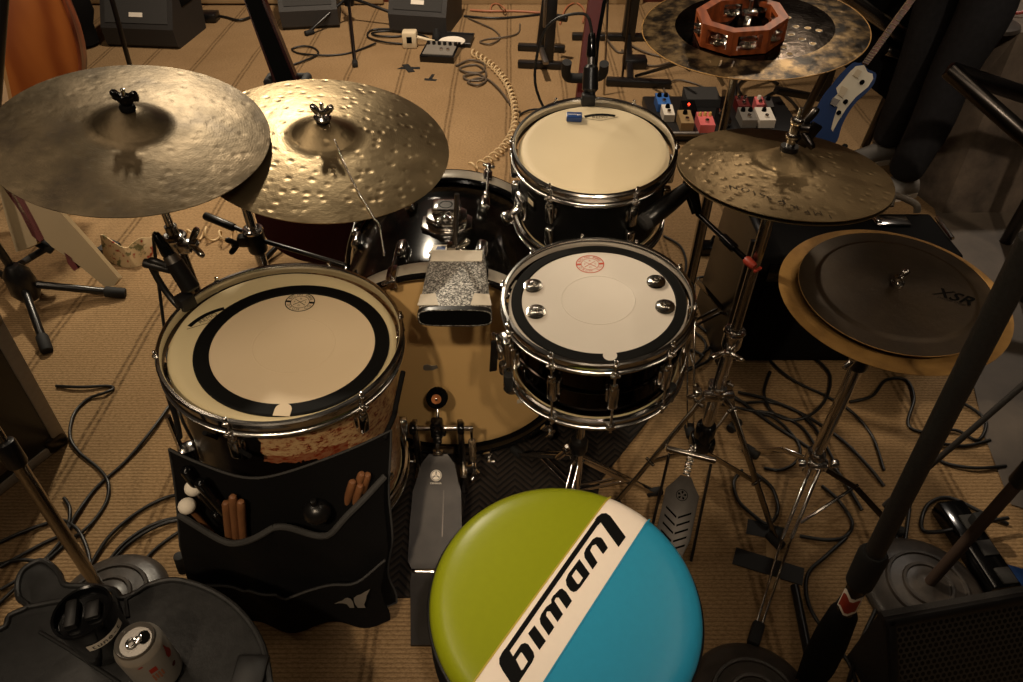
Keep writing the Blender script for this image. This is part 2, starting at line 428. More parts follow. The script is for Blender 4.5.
# ================================================================== DRUM PARTS
def hoop(mb,Rh,z0,z1,th=.003,lip=.006,ear=.007):
    mb.lathe([(Rh-th,z1),(Rh-th*.5,z1+.002),(Rh+lip*.6,z1+.0015),(Rh+lip,z1-.001),(Rh+lip*.7,z1-.004),(Rh,z1-.006),(Rh,z0+.008),(Rh+ear*.5,z0+.003),(Rh+ear,z0+.002),(Rh+ear,z0-.001),(Rh-th,z0-.001)],None,96,True)
def drum(root,Rh,depth,nl,a0,shellmat,headmat,hoop_h=.032,lugmat='chrome',lug_len=.05,rs=None,seg=False):
    Rs=Rh-.012; 
    m=MB(); m.lathe([(Rs-.006,-.014),(Rs,-.02),(Rs,-depth+.02),(Rs-.006,-depth+.014)],None,96)
    if seg: m.torus(Rs+.001,.004,Matrix.Translation((0,0,-depth*.5)),96,8)
    m.build('shell',shellmat,root)
    m=MB(); hoop(m,Rh,-hoop_h+.006,.002); m.build('top_hoop','chrome',root)
    m=MB(); hoop(m,Rh,-depth,-depth+hoop_h-.008); m.build('bottom_hoop','chrome',root)
    m=MB(); m.lathe([(0,-.0075),(Rs-.02,-.0075),(Rs-.008,-.008),(Rs-.003,-.011),(Rs+.003,-.02)],None,96); m.build('batter_head',headmat,root)
    m=MB(); m.lathe([(0,-depth+.008),(Rs-.004,-depth+.008),(Rs+.002,-depth+.016)],None,64); m.build('resonant_head','head_cream',root)
    for k in range(nl):
        a=a0+2*PI*k/nl-PI/2; c=V((math.cos(a),math.sin(a),0)); M=Matrix.Rotation(a,4,'Z')
        m=MB(); m.M=M; z=-depth*.5 if seg else -.045-lug_len*.5
        L=depth*.34 if seg else lug_len
        m.box((Rs+.010,0,z),(.022,.020,L),bev=.006,seg=3); m.box((Rs+.004,0,z),(.012,.028,L*.6),bev=.005); 
        m.rod((Rs+.013,0,z+L*.42),(Rs+.013,0,z+L*.62),.0085,14)
        lg=m.build('lug',lugmat,root)
        m=MB(); m.M=M
        m.cyl((Rh+.0045,0,.004),(Rh+.0035,0,z+L*.4),.0028,n=10)
        m.rod((Rh+.0045,0,-hoop_h+.006),(Rh+.0045,0,-hoop_h+.012),.0065,12)
        m.box((Rh+.002,0,-hoop_h+.003),(.018,.020,.008),bev=.003)
        m.box((Rh+.0045,0,.006),(.006,.006,.010),bev=.001); m.lathe([(.0001,.003),(.006,.002),(.0065,0),(.006,-.002),(.0001,-.003)],Matrix.Translation((Rh+.0045,0,-.001)),14)
        m.build('tension_rod','chrome',lg)
        # lower lug and rod
        if not seg:
            m=MB(); m.M=M; z2=-depth+.045+lug_len*.5
            m.box((Rs+.010,0,z2),(.022,.020,lug_len),bev=.006,seg=3); m.rod((Rs+.013,0,z2-lug_len*.62),(Rs+.013,0,z2-lug_len*.42),.0085,14)
            m.cyl((Rh+.0035,0,z2-lug_len*.4),(Rh+.0045,0,-depth-.004),.0028,n=10)
            m.build('lower_lug',lugmat,root)
        else:
            m=MB(); m.M=M; m.cyl((Rh+.0035,0,z-L*.4),(Rh+.0045,0,-depth-.006),.0028,n=10); m.box((Rh+.0045,0,-depth-.006),(.006,.006,.010),bev=.001)
            m.box((Rh+.002,0,-depth+.006),(.018,.020,.010),bev=.003); m.build('lower_tension_rod','chrome',lg)
def logo_ring(parent,c,r,ink,zz,rot=0):      # round emblem: ring, side bars, crossed sticks, letters
    m=MB(); T=Matrix.Translation((c[0],c[1],zz))@Matrix.Rotation(rot,4,'Z'); m.M=T
    def ann(r0,r1,z=0): m.lathe([(r0,z),(r1,z)],None,48)
    ann(r*.93,r); ann(r*.60,r*.64)
    for sx in (-1,1): m.add([(sx*r*.62,-r*.10,0),(sx*r*.96,-r*.10,0),(sx*r*.96,r*.10,0),(sx*r*.62,r*.10,0)],[[0,1,2,3]])
    for a in (R(38),R(142)):
        d=V((math.cos(a),math.sin(a),0)); n=V((-d.y,d.x,0))*r*.03
        m.add([d*-r*.5-n,d*r*.5-n*.6,d*r*.5+n*.6,d*-r*.5+n],[[0,1,2,3]])
    def arc(t,a0,a1,flip):
        for i,ch in enumerate(t):
            if ch==' ': continue
            a=a0+(a1-a0)*i/(len(t)-1); M=Matrix.Translation((r*.785*math.cos(a),r*.785*math.sin(a),0))@Matrix.Rotation(a+(PI/2 if flip else -PI/2),4,'Z')
            q=m.M; m.M=Matrix(); m.text(ch,T@M,r*.30,.004*0); m.M=q
    arc('BIG FAT SNARE',R(155),R(25),False); arc('DRUM CO',R(208),R(332),True)
    for ch,(x,y) in zip('BFSD',((0,.36),(-.36,0),(.36,0),(0,-.36))): q=m.M; m.M=None; m.text(ch,T@Matrix.Translation((r*x,r*y,0)),r*.24); m.M=q
    return m.build('emblem',ink,parent)
# ------------------------------------------------------------------ floor tom
FTM=tilt((-.425,.972,.625),.4,4.3)
ft=thing('floor_tom','large floor tom in torn speckled wrap with three legs, left of the bass drum','drum',M=FTM)
drum(ft,.216,.40,6,R(-11),'torn_wrap','head_cream',.034)
lgs=[(R(42),.262),(R(-62),.315),(R(178),.262)]
for a,fr_ in lgs:
    M=Matrix.Rotation(a-PI/2,4,'Z'); m=MB(); m.M=M; zb=-.625
    m.tube(smooth([(.232,0,-.12),(.234,0,-.40),(.236+(fr_-.234)*.5,0,-.50),(fr_,0,zb+.03)],5),.0055,10); lg=m.build('leg','chrome',ft)
    m=MB(); m.M=M; m.rod((fr_-.001,0,zb+.07),(fr_+.003,0,zb+.006),.012,14); m.build('rubber_foot','rubber',lg)
    m=MB(); m.M=M; m.box((.222,0,-.24),(.034,.034,.05),bev=.008); m.box((.245,.022,-.24),(.018,.022,.010),bev=.003); m.rod((.246,.02,-.235),(.246,.052,-.225),.0045,10); m.ball((.246,.055,-.223),.008,(1,1,1.5),10); m.build('leg_bracket','chrome',lg)
# maker's mark on the head
def crown_mark(parent,c,rot,w,zz,ink='ink_brown'):
    M=Matrix.Translation((c[0],c[1],zz))@Matrix.Rotation(rot,4,'Z'); m=MB(); fn=lambda x,y:M@V((x,y,0))
    m.stroke([(-w*.5+w*i/10,w*.18-w*.10*((i-5)/5)**2) for i in range(11)],w*.12,fn)
    m.cur=0
    m.build('crown_bar','ink_black',parent)
    m=MB(); m.stroke([(-w*.6,w*.03),(0,-w*.16),(w*.6,w*.03)],w*.018,fn); m.text('REMO',M@Matrix.Translation((0,w*.035,0)),w*.19); m.text('USA',M@Matrix.Translation((0,-w*.075,0)),w*.08); m.build('head_mark',ink,parent)
ip=FTM.inverted()@PL(208,316,FTM.translation,FTM.to_3x3()@V((0,0,1))); crown_mark(ft,(ip.x,ip.y),R(50),.074,-.0068)
# muffling disc on the floor tom: black foam ring round a cream sheet
def onhead(M,px,py,dz=-.0075):
    n=M.to_3x3()@V((0,0,1)); p=PL(px,py,M@V((0,0,dz)),n); return M.inverted()@p
c=onhead(FTM,294,345.5)
MM=FTM@Matrix.Translation((c.x,c.y,-.0072))
md=thing('drum_mute','cream muffling disc with black ring, lying on the large floor tom head','drum mute',M=MM)
m=MB(); m.lathe([(0,.0016),(.150,.0016)],None,96); m.build('sheet','mute_cream',md)
m=MB(); m.lathe([(.148,.0002),(.148,.003),(.150,.0042),(.172,.0042),(.175,.003),(.175,.0002)],None,96); m.build('foam_ring','ring_black',md,sharp=15)
q=onhead(FTM,300,302,-.005)-V((c.x,c.y,0)); logo_ring(md,(q.x,q.y),.029,'ink_black',.0022)
m=MB(); m.lathe([(.0725,.0019),(.074,.0024),(.0755,.0019)],None,64); m.build('centre_ring','mute_cream',md)
q=onhead(FTM,283,411,-.004)-V((c.x,c.y,0)); m=MB(); m.prism([(q.x-.014,q.y-.012),(q.x+.014,q.y-.012),(q.x+.014,q.y+.002)]+[(q.x+.014*math.cos(a),q.y+.002+.014*math.sin(a)) for a in [PI*i/12 for i in range(1,12)]]+[(q.x-.014,q.y+.002)],.0040,.0050); m.build('pull_tab','mute_cream',md)
# ------------------------------------------------------------------ snare drum
SNM=tilt((.160,1.019,.681),2.3,-2.6)@Matrix.Scale(.93,4)
sn=thing('snare_drum','black nickel snare drum with ten chrome lugs, in the centre of the kit','drum',M=SNM)
drum(sn,.1885,.185,10,R(5),'nickel_black','mute_white',.030,seg=True)
# strainer on the left, butt on the right
m=MB(); m.M=Matrix.Rotation(R(198),4,'Z'); m.box((.190,0,-.085),(.030,.040,.075),bev=.006); m.box((.212,0,-.07),(.012,.022,.06),bev=.004); m.rod((.214,.03,-.06),(.214,-.03,-.06),.006,12); m.rod((.205,0,-.12),(.205,0,-.15),.010,14); th=m.build('throw_off','chrome',sn)
m=MB(); m.M=Matrix.Rotation(R(198),4,'Z'); m.bar((.218,0,-.05),(.228,0,-.135),.016,.006,(0,1,0)); m.build('lever','satin_black',th)
m=MB(); m.M=Matrix.Rotation(R(14),4,'Z'); m.box((.188,0,-.10),(.026,.045,.05),bev=.006); m.rod((.20,.012,-.09),(.20,.012,-.12),.004,10); m.rod((.20,-.012,-.09),(.20,-.012,-.12),.004,10); m.build('butt_plate','chrome',sn)
m=MB(); m.box((0,0,-.1815),(.30,.042,.004),bev=.001); m.build('snare_wires','steel_dark',sn)
# jingle mute
c=onhead(SNM,598,300)
MM=SNM@Matrix.Translation((c.x,c.y,-.0072))
sm=thing('drum_mute','white muffling disc with four jingle pairs, lying on the snare drum head','drum mute',M=MM)
m=MB(); m.lathe([(0,.0016),(.155,.0016)],None,96); m.build('sheet','mute_white',sm)
m=MB(); m.lathe([(.153,.0002),(.153,.003),(.155,.0042),(.172,.0042),(.1745,.003),(.1745,.0002)],None,96); m.build('foam_ring','ring_black',sm,sharp=15)
m=MB(); m.lathe([(.0715,.0019),(.073,.0025),(.0745,.0019)],None,64); m.build('centre_ring','mute_white',sm)
q=onhead(SNM,590,264,-.005)-V((c.x,c.y,0)); logo_ring(sm,(q.x,q.y),.030,'ink_red',.0022)
for px,py in ((533,286),(536,312),(656,282),(665,307)):
    q=onhead(SNM,px,py,-.002)-V((c.x,c.y,0))
    m=MB()
    for z in (.003,.008): m.lathe([(.002,z+.0035),(.008,z+.0035),(.010,z+.0015),(.0185,z),(.0190,z+.0008),(.010,z+.0024),(.008,z+.0042),(.002,z+.0042)],Matrix.Translation((q.x,q.y,0)),28,True)
    jg=m.build('jingle','jingle_metal',sm)
    m=MB(); m.rod((q.x,q.y,.001),(q.x,q.y,.0165),.0022,10); m.lathe([(.0001,.0175),(.004,.0165),(.0045,.0145)],Matrix.Translation((q.x,q.y,0)),12); m.build('pin','chrome',jg)
q=onhead(SNM,610,356,-.004)-V((c.x,c.y,0)); m=MB(); m.prism([(q.x+.013*math.cos(2*PI*i/20),q.y+.013*math.sin(2*PI*i/20)) for i in range(20)],.0040,.0052); m.build('pull_tab','mute_white',sm)
# ------------------------------------------------------------------ snare stand
bp=SNM@V((-.012,.0,-.195)); fb=V((bp.x-.004,bp.y-.008,0))
ss=thing('snare_stand','chrome snare stand with wing nut holding up the black nickel snare','stand',loc=fb)
m=MB(); m.cyl(fb+V((0,0,.20)),bp+V((0,0,-.02)),.0105); m.build('upper_tube','chrome',ss,True)
m=MB(); m.cyl(fb+V((0,0,.07)),fb+V((0,0,.24)),.015); m.build('lower_tube','chrome',ss,True)
m=MB(); m.rod(fb+V((0,0,.225)),fb+V((0,0,.265)),.021,20); m.build('collar','satin_black',ss,True)
def wing(mb,c,d,u,w=.024,r=.007):           # wing nut at c, axis d, wings along u
    c=V(c);d=V(d).normalized();u=(V(u)-d*V(u).dot(d)).normalized()
    mb.rod(c-d*.004,c+d*.014,r,14)
    for s_ in (-1,1):
        p=[c+u*s_*r*.5,c+u*s_*w*.6+d*.012,c+u*s_*w+d*.022]
        mb.tube(smooth(p,4),[.006,.006,.0065,.007,.0072,.0072,.007,.006,.004],10)
m=MB(); wing(m,fb+V((-.024,-.016,.25)),(-.8,-.6,.1),(.2,-.3,1),.036,.008); m.build('wing_nut','chrome',ss,True)
for k,a in enumerate((R(205),R(325),R(85))):
    d=V((math.cos(a),math.sin(a),0))*.93; m=MB()
    m.tube(smooth([bp+V((0,0,-.035)),bp+d*.07+V((0,0,-.022)),bp+d*.175+V((0,0,-.012)),bp+d*.197+V((0,0,.005)),bp+d*.196+V((0,0,.035))],5),.006,10); ar=m.build('basket_arm','chrome',ss,True)
    m=MB(); m.rod(bp+d*.194+V((0,0,.0)),bp+d*.194+V((0,0,.042)),.0095,12); m.build('rubber_grip','rubber',ar,True)
for a in (R(250),R(10),R(130)):
    d=V((math.cos(a),math.sin(a),0)); m=MB()
    for s_ in (-.007,.007):
        n=V((-d.y,d.x,0))*s_; m.bar(fb+V((0,0,.19))+n+d*.015,fb+d*.21+V((0,0,.012))+n,.003,.012,(0,0,1),.001)
        m.bar(fb+V((0,0,.075))+n+d*.01,fb+d*.125+V((0,0,.085))+n,.003,.010,(0,0,1),.001)
    lg=m.build('leg','chrome',ss,True); m=MB(); m.rod(fb+d*.195+V((0,0,.012)),fb+d*.235+V((0,0,.012)),.0115,12); m.build('rubber_foot','rubber',lg,True)
# ------------------------------------------------------------------ rack tom
RTM=tilt((.18,1.415,.786),8.9,-1.3)
rt=thing('rack_tom','black rack tom with cream head mounted above the bass drum','drum',M=RTM)
drum(rt,.1745,.205,6,R(-35),'matte_black','head_aged',.032)
c=onhead(RTM,600,118); crown_mark(rt,(c.x,c.y),0,.070,-.0068)
m=MB(); m.M=Matrix.Rotation(R(-148),4,'Z'); m.box((.163,0,-.085),(.004,.030,.036),bev=.002); bdg=m.build('badge','steel_dark',rt)
m=MB(); m.M=Matrix.Rotation(R(-148),4,'Z'); m.box((.1655,0,-.085),(.001,.020,.012),bev=0); m.build('badge_plate','cream_plastic',bdg)
m=MB(); m.M=Matrix.Rotation(R(200),4,'Z'); m.box((.170,0,-.12),(.02,.045,.06),bev=.007); m.rod((.176,0,-.125),(.215,0,-.15),.009,14); m.box((.205,0,-.145),(.026,.028,.024),bev=.006); m.build('mount_bracket','chrome',rt)
c=onhead(RTM,574,120,-.0075); M=RTM@Matrix.Translation((c.x,c.y,-.0075))@Matrix.Rotation(R(-6),4,'Z')
gp=thing('gel_pad_case','small blue case with pale lettering lying on the rack tom head','case',M=M)
m=MB(); m.box((0,0,.008),(.036,.022,.014),bev=.003); m.build('body','blue_packet',gp)
m=MB(); m.box((-.0165,0,.008),(.003,.020,.012),bev=.001); m.build('end_flap','white_paint',gp)
m=MB(); m.text('moongel',Matrix.Translation((.001,0,.0153)),.0085); m.build('lettering','white_paint',gp)
# ------------------------------------------------------------------ bass drum
BC=V((-.157,1.200,.307)); BR=.305; BD=.40
BM=Matrix.Translation(BC)@Matrix.Rotation(R(90),4,'X')       # local z faces the player, local y is up
bd=thing('bass_drum','large black bass drum lying on its side with tan batter head','drum',M=BM)
m=MB(); m.lathe([(BR-.024,-.02),(BR-.022,-.03),(BR-.022,-BD+.03),(BR-.024,-BD+.02)],None,128); m.build('shell','black_marble_wrap',bd)
for nm,z0,z1 in (('batter_hoop',-.026,.022),('front_hoop',-BD-.022,-BD+.026)):
    m=MB(); m.lathe([(BR-.013,z0),(BR-.013,z1),(BR-.010,z1+.003),(BR-.002,z1+.003),(BR,z1),(BR,z0),(BR-.003,z0-.002)],None,128,True); h=m.build(nm,'gloss_black',bd,sharp=25)
    m=MB(); zc=(z0+z1)/2; m.lathe([(BR+.0004,zc-.019),(BR+.0012,zc-.018),(BR+.0012,zc+.018),(BR+.0004,zc+.019)],None,128); m.build('hoop_inlay','hoop_grey' ,h)
m=MB(); m.lathe([(0,.004),(BR-.05,.004),(BR-.030,.003),(BR-.022,.0),(BR-.018,-.012)],None,128); m.build('batter_head','head_tan',bd)
m=MB(); m.lathe([(0,-BD-.004),(BR-.03,-BD-.004),(BR-.018,-BD+.012)],None,96); m.build('front_head','satin_black',bd)
for side,zs in ((1,.0),(-1,-BD)):
    for k in range(10):
        a=R(18+36*k)+PI/2; M=Matrix.Rotation(a,4,'Z'); m=MB(); m.M=M; z0=zs+side*.03
        m.box((BR+.006,0,zs+side*.008),(.010,.024,.046),bev=.004); m.box((BR-.003,0,z0+side*.004),(.022,.020,.008),bev=.003)
        m.cyl((BR+.010,0,zs+side*.040),(BR+.006,0,zs-side*.085),.0035,n=10); m.rod((BR+.012,0,zs+side*.028),(BR+.012,0,zs+side*.052),.007,12); m.rod((BR+.012,-.016,zs+side*.046),(BR+.012,.016,zs+side*.046),.0045,10)
        cl=m.build('claw','chrome',bd)
        m=MB(); m.M=M; m.box((BR-.012,0,zs-side*.105),(.026,.026,.052),bev=.009,seg=3); m.rod((BR-.002,0,zs-side*.085),(BR-.002,0,zs-side*.065),.009,14); m.build('lug','chrome',cl)
# tom holder plate on top of the shell
tp=Y(446,206,1.40); m=MB(); T=Matrix.Translation((tp.x,1.40,BC.z+BR-.026)); m.M=T
oct_=lambda r,s:[(r*s*math.cos(R(22.5+45*i)),r*math.sin(R(22.5+45*i))) for i in range(8)]
m.prism(oct_(.056,1.15),0,.012,bev=.003); m.prism(oct_(.046,1.1),.012,.034,bev=.004); m.box((0,.006,.043),(.066,.052,.026),bev=.008)
m.add([(-.02,-.02,.057),(.02,-.02,.057),(.02,.02,.057),(-.02,.02,.057)],[[0,1,2,3]])
mp=m.build('tom_holder_plate','chrome',bd,True); m=MB(); m.M=T; m.lathe([(.010,.0562),(.0155,.0575),(.016,.0562)],None,24); m.lathe([(0.0001,.0568),(.010,.0566)],None,24); m.build('socket','foam_black',mp,True)
m=MB(); m.M=T; wing(m,(0,-.030,.043),(0,-1,0),(1,0,.1),.020); m.build('wing_screw','chrome',mp,True)
# badge on the shell above the batter hoop
bp_=Y(447,245,1.30); T=Matrix.Translation((bp_.x,1.298,BC.z+BR-.0225)); m=MB(); m.M=T; m.prism([(-.042,-.016),(.042,-.016),(.034,.016),(-.030,.016)],0,.0015); bg=m.build('badge','white_paint',bd,True)
m=MB(); m.M=T; m.prism([(-.026,-.003),(-.004,-.003),(-.004,.010),(-.022,.010)],.0015,.0018); m.build('badge_blue_panel','blue_packet',bg,True)
m=MB(); m.M=T; m.prism([(.002,-.003),(.024,-.003),(.021,.010),(.002,.010)],.0015,.0018); m.build('badge_olive_panel','ink_brown',bg,True)
# spurs
for sx in (-1,1):
    m=MB(); a=V((BC.x+sx*.27,1.52,.22)); m.box(a,(.04,.05,.05),bev=.008); m.rod(a,V((BC.x+sx*.37,1.62,.006)),.006,10); m.build('spur','chrome',bd,True)
# worn patches on the batter head
q=Y(430,367,1.196); m=MB(); m.M=Matrix.Translation((q.x,1.1955,q.z))@Matrix.Rotation(R(90),4,'X'); m.prism([(-.017,-.006),(-.012,-.011),(.006,-.010),(.012,-.006),(.019,-.002),(.017,.006),(.004,.005),(-.006,.010),(-.015,.006)],-.001,.0008); m.build('impact_patch','grey_paint',bd,True)
q=Y(521,401,1.196); m=MB(); m.M=Matrix.Translation((q.x,1.1955,q.z))@Matrix.Rotation(R(90),4,'X'); m.prism([(-.010,-.008),(.012,-.004),(.014,.004),(-.002,.008),(-.010,.004)],-.001,.0008); m.build('torn_tape','pale_tape',bd,True)
# ------------------------------------------------------------------ cowbell on its rod
a0=Y(418,318,.985); a1=Y(492,318,.985); b0=Y(430,256,1.165); b1=Y(485,256,1.165)
cf=(a0+a1)/2; cbk=(b0+b1)/2
cw=thing('cowbell','silver glitter cowbell with taped front corners above the bass drum','cowbell',loc=(cf+cbk)/2)
ax=(cbk-cf).normalized(); xx=V((1,0,0)); up_=xx.cross(ax).normalized()
if up_.z<0: up_=-up_
def bellsec(c,w,h,e=4.0,n=40):
    return [c+xx*(w/2*math.copysign(abs(math.cos(t))**(2/e),math.cos(t)))+up_*(h/2*math.copysign(abs(math.sin(t))**(2/e),math.sin(t))) for t in (2*PI*i/n for i in range(n))]
wf=(a1-a0).length; wb=(b1-b0).length
def loft(mb,secs,cap0=False,cap1=True):
    n=len(secs[0]); vs=[p for s_ in secs for p in s_]; fs=[]
    for i in range(len(secs)-1):
        for j in range(n): fs.append([i*n+j,i*n+(j+1)%n,(i+1)*n+(j+1)%n,(i+1)*n+j])
    if cap0: fs.append(list(range(n))[::-1])
    if cap1: fs.append([(len(secs)-1)*n+j for j in range(n)])
    mb.add(vs,fs)
HF,HB=.042,.034
m=MB(); loft(m,[bellsec(cf.lerp(cbk,.5),wf*.86,HF*.7),bellsec(cf+ax*.004,wf-.010,HF-.008),bellsec(cf,wf-.006,HF-.006),bellsec(cf,wf,HF),bellsec(cf+ax*.006,wf,HF),bellsec(cf.lerp(cbk,.97),wb,HB),bellsec(cbk,wb-.006,HB-.006)],True,True); m.build('bell','silver_glitter',cw,True)
m=MB(); loft(m,[bellsec(cf-ax*.0005,wf+.002,HF+.002),bellsec(cf+ax*.010,wf+.001,HF+.001)],False,False); m.build('mouth_band','satin_black',cw,True)
m=MB(); loft(m,[bellsec(cf-ax*.0002,wf-.004,HF-.004),bellsec(cf+ax*.001,wf-.004,HF-.004)],True,True); m.build('mouth_shade','foam_black',cw,True)  # black cap across the mouth, stands in for the shade inside the bell
for sx in (-1,1):
    m=MB(); c0=cf+ax*.011+up_*(HF/2+.001)+xx*sx*wf*.33
    m.wedge([c0+xx*sx*-.016,c0+xx*sx*.023+up_*-.001,c0+xx*sx*.019+ax*.030-up_*.001,c0-xx*sx*.009+ax*.032],[p+up_*.0012 for p in (c0+xx*sx*-.016,c0+xx*sx*.023+up_*-.001,c0+xx*sx*.019+ax*.030-up_*.001,c0-xx*sx*.009+ax*.032)],0); m.build('tape_patch','pale_tape',cw,True)
m=MB(); c0=cf.lerp(cbk,.88)+up_*(HB/2+.0012); m.box(c0,(wb*.92,.034,.002),frame(up_,xx).to_3x3(),bev=.001); m.build('rear_tape','pale_tape',cw,True)
rp0=Y(452,250,1.17); rtop=Y(457,194,1.17)
m=MB(); m.box(V((rp0.x,1.17,rp0.z+.004)),(.020,.022,.022),bev=.004); wing(m,V((rp0.x+.014,1.17,rp0.z+.006)),(1,0,0),(0,.2,1),.016,.005); m.build('clamp','chrome_worn',cw,True)
m=MB(); m.cyl(V((rp0.x,1.17,.62)),V((rtop.x,1.17,rtop.z)),.0048); m.box(V((rp0.x,1.178,.628)),(.04,.05,.03),bev=.006); m.build('mounting_rod','steel_dark',cw,True)
# ------------------------------------------------------------------ bass drum pedal
px0=Y(437,428,1.07); axz=px0.z
bpd=thing('bass_drum_pedal','worn grey bass drum pedal with round felt beater, clamped below the tan head','pedal',loc=(px0.x,.93,0.008))
m=MB(); xs=px0.x
def slab(mb,pts_w,th):                        # pts_w: (y,z,halfwidth) stations
    vs=[];fs=[]
    for y,z,w in pts_w: vs+=[(xs-w,y,z),(xs+w,y,z),(xs+w,y,z-th),(xs-w,y,z-th)]
    for i in range(len(pts_w)-1):
        for j in range(4): fs.append([i*4+j,i*4+(j+1)%4,i*4+4+(j+1)%4,i*4+4+j])
    n=len(pts_w)-1; fs+=[[0,1,2,3],[n*4+3,n*4+2,n*4+1,n*4]]; mb.add(vs,fs)
slab(m,[(.815,.058,.050),(.83,.064,.060),(.90,.100,.060),(.97,.138,.056),(.985,.147,.050),(1.025,.165,.040),(1.045,.178,.022)],.007); fbd=m.build('footboard','pedal_grey',bpd,True)
m=MB(); slab(m,[(.66,.020,.040),(.79,.047,.052),(.808,.053,.050)],.008); m.build('heel_plate','pedal_grey',bpd,True)
m=MB(); m.cyl((xs-.042,.812,.052),(xs+.042,.812,.052),.006,n=12); m.build('hinge','chrome',bpd,True)
fa=V((0,.075,.0385)).normalized(); fn_=V((0,-fa.z,fa.y)); Mb=Matrix((V((1,0,0)),fa,fn_)).transposed().to_4x4()
e0=V((xs-.003,1.0,.1545)); m=MB(); m.M=Matrix.Translation(e0)@Mb; m.lathe([(0.0001,.0016),(.0125,.0016),(.0135,.0)],None,32); eb=m.build('round_badge','white_paint',fbd,True)
m=MB(); m.M=Matrix.Translation(e0)@Mb; m.lathe([(.0105,.0020),(.0115,.0020)],None,32)
for k in range(3):
    a=R(90+120*k); d=V((math.cos(a),math.sin(a),0)); n=V((-d.y,d.x,0))
    m.add([d*.0015-n*.0012+V((0,0,.002)),d*.0095-n*.0005+V((0,0,.002)),d*.0095+n*.0005+V((0,0,.002)),d*.0015+n*.0012+V((0,0,.002))],[[0,1,2,3]])
    q=d*.0075; m.add([q+n*.0022+V((0,0,.002)),q+d*.002+V((0,0,.002)),q-n*.0022+V((0,0,.002)),q-d*.001+V((0,0,.002))],[[0,1,2,3]])
m.build('badge_mark','ink_black',eb,True)
m=MB(); q=m.M; m.text('YAMAHA',Matrix.Translation(e0)@Mb@Matrix.Translation((0,-.0185,.0012)),.0065); m.build('lettering','white_paint',fbd,True)
m=MB(); m.box((xs+.016,.94,.1215),(.003,.14,.002),Mb.to_3x3(),bev=0); m.build('tread_groove','steel_dark',fbd,True)
for sx in (-1,1):
    m=MB(); m.bar((xs+sx*.056,1.08,.010),(xs+sx*.053,1.08,axz+.010),.014,.022,(0,1,0),.004); m.box((xs+sx*.055,1.07,.05),(.020,.05,.07),bev=.005); po=m.build('post','chrome_worn',bpd,True)
    m=MB(); m.rod((xs+sx*.048,1.07,axz),(xs+sx*.064,1.07,axz),.016,18); m.build('bearing','gloss_black',po,True)
m=MB(); m.rod((xs-.060,1.07,axz),(xs+.085,1.07,axz),.0065,14); m.build('axle','chrome',bpd,True)
m=MB(); m.box((xs,1.07,axz),(.030,.034,.046),bev=.007); m.box((xs,1.06,axz-.02),(.020,.012,.04),bev=.003); m.rod((xs+.018,1.055,axz+.010),(xs+.018,1.04,axz+.010),.006,12); m.build('cam','gloss_black',bpd,True)
bt=Y(437,398,1.135); m=MB(); m.rod((xs,1.075,axz-.03),(bt.x,bt.y+.005,bt.z),.004,10); sh=m.build('beater_shaft','chrome',bpd,True)
d=(V((0,.9,-.2))).normalized(); m=MB(); Mt=Matrix.Translation(bt)@frame((0,-.80,.60)); m.M=Mt; m.lathe([(0.0001,.017),(.011,.017),(.022,.014),(.0255,.006),(.0255,-.011),(.021,-.017),(0.0001,-.018)],None,32); bh=m.build('beater_head','foam_black',sh,True)
m=MB(); m.M=Mt; m.lathe([(0.0001,.0182),(.0115,.0178),(.012,.0165)],None,24); m.build('cork_washer','cork',bh,True); m=MB(); m.M=Mt; m.rod((0,0,.015),(0,0,.021),.0035,10); m.build('bolt','chrome',bh,True)
m=MB(); m.bar((xs,1.052,axz-.035),(xs,1.040,.180),.010,.004); m.box((xs,1.043,.185),(.024,.014,.010),bev=.002); m.build('drive_strap','chrome_worn',bpd,True)
m=MB(); sp=[]
for i in range(0,15*12): a=2*PI*i/12; sp.append(V((xs+.080+.008*math.cos(a),1.07+.008*math.sin(a),axz-.045-.075*i/180)))
m.tube(sp,.0014,6); m.cyl((xs+.080,1.07,axz-.12),(xs+.080,1.07,axz-.16),.004); m.rod((xs+.080,1.07,axz-.0),(xs+.080,1.07,axz-.045),.003,8); m.build('spring','chrome',bpd,True)
m=MB(); m.bar((xs+.056,1.075,.075),(xs+.09,1.075,.09),.012,.02,(0,0,1)); wing(m,(xs+.085,1.06,.09),(0,-1,0),(.6,0,1),.018,.006); m.build('side_bracket','chrome',bpd,True)
m=MB(); slab(m,[(.70,.018,.033),(.85,.014,.045),(1.05,.014,.058),(1.14,.014,.05)],.006); m.build('base_plate','pedal_grey',bpd,True)
m=MB(); m.box((xs,1.155,.035),(.05,.03,.045),bev=.006); m.build('hoop_clamp','steel_dark',bpd,True)
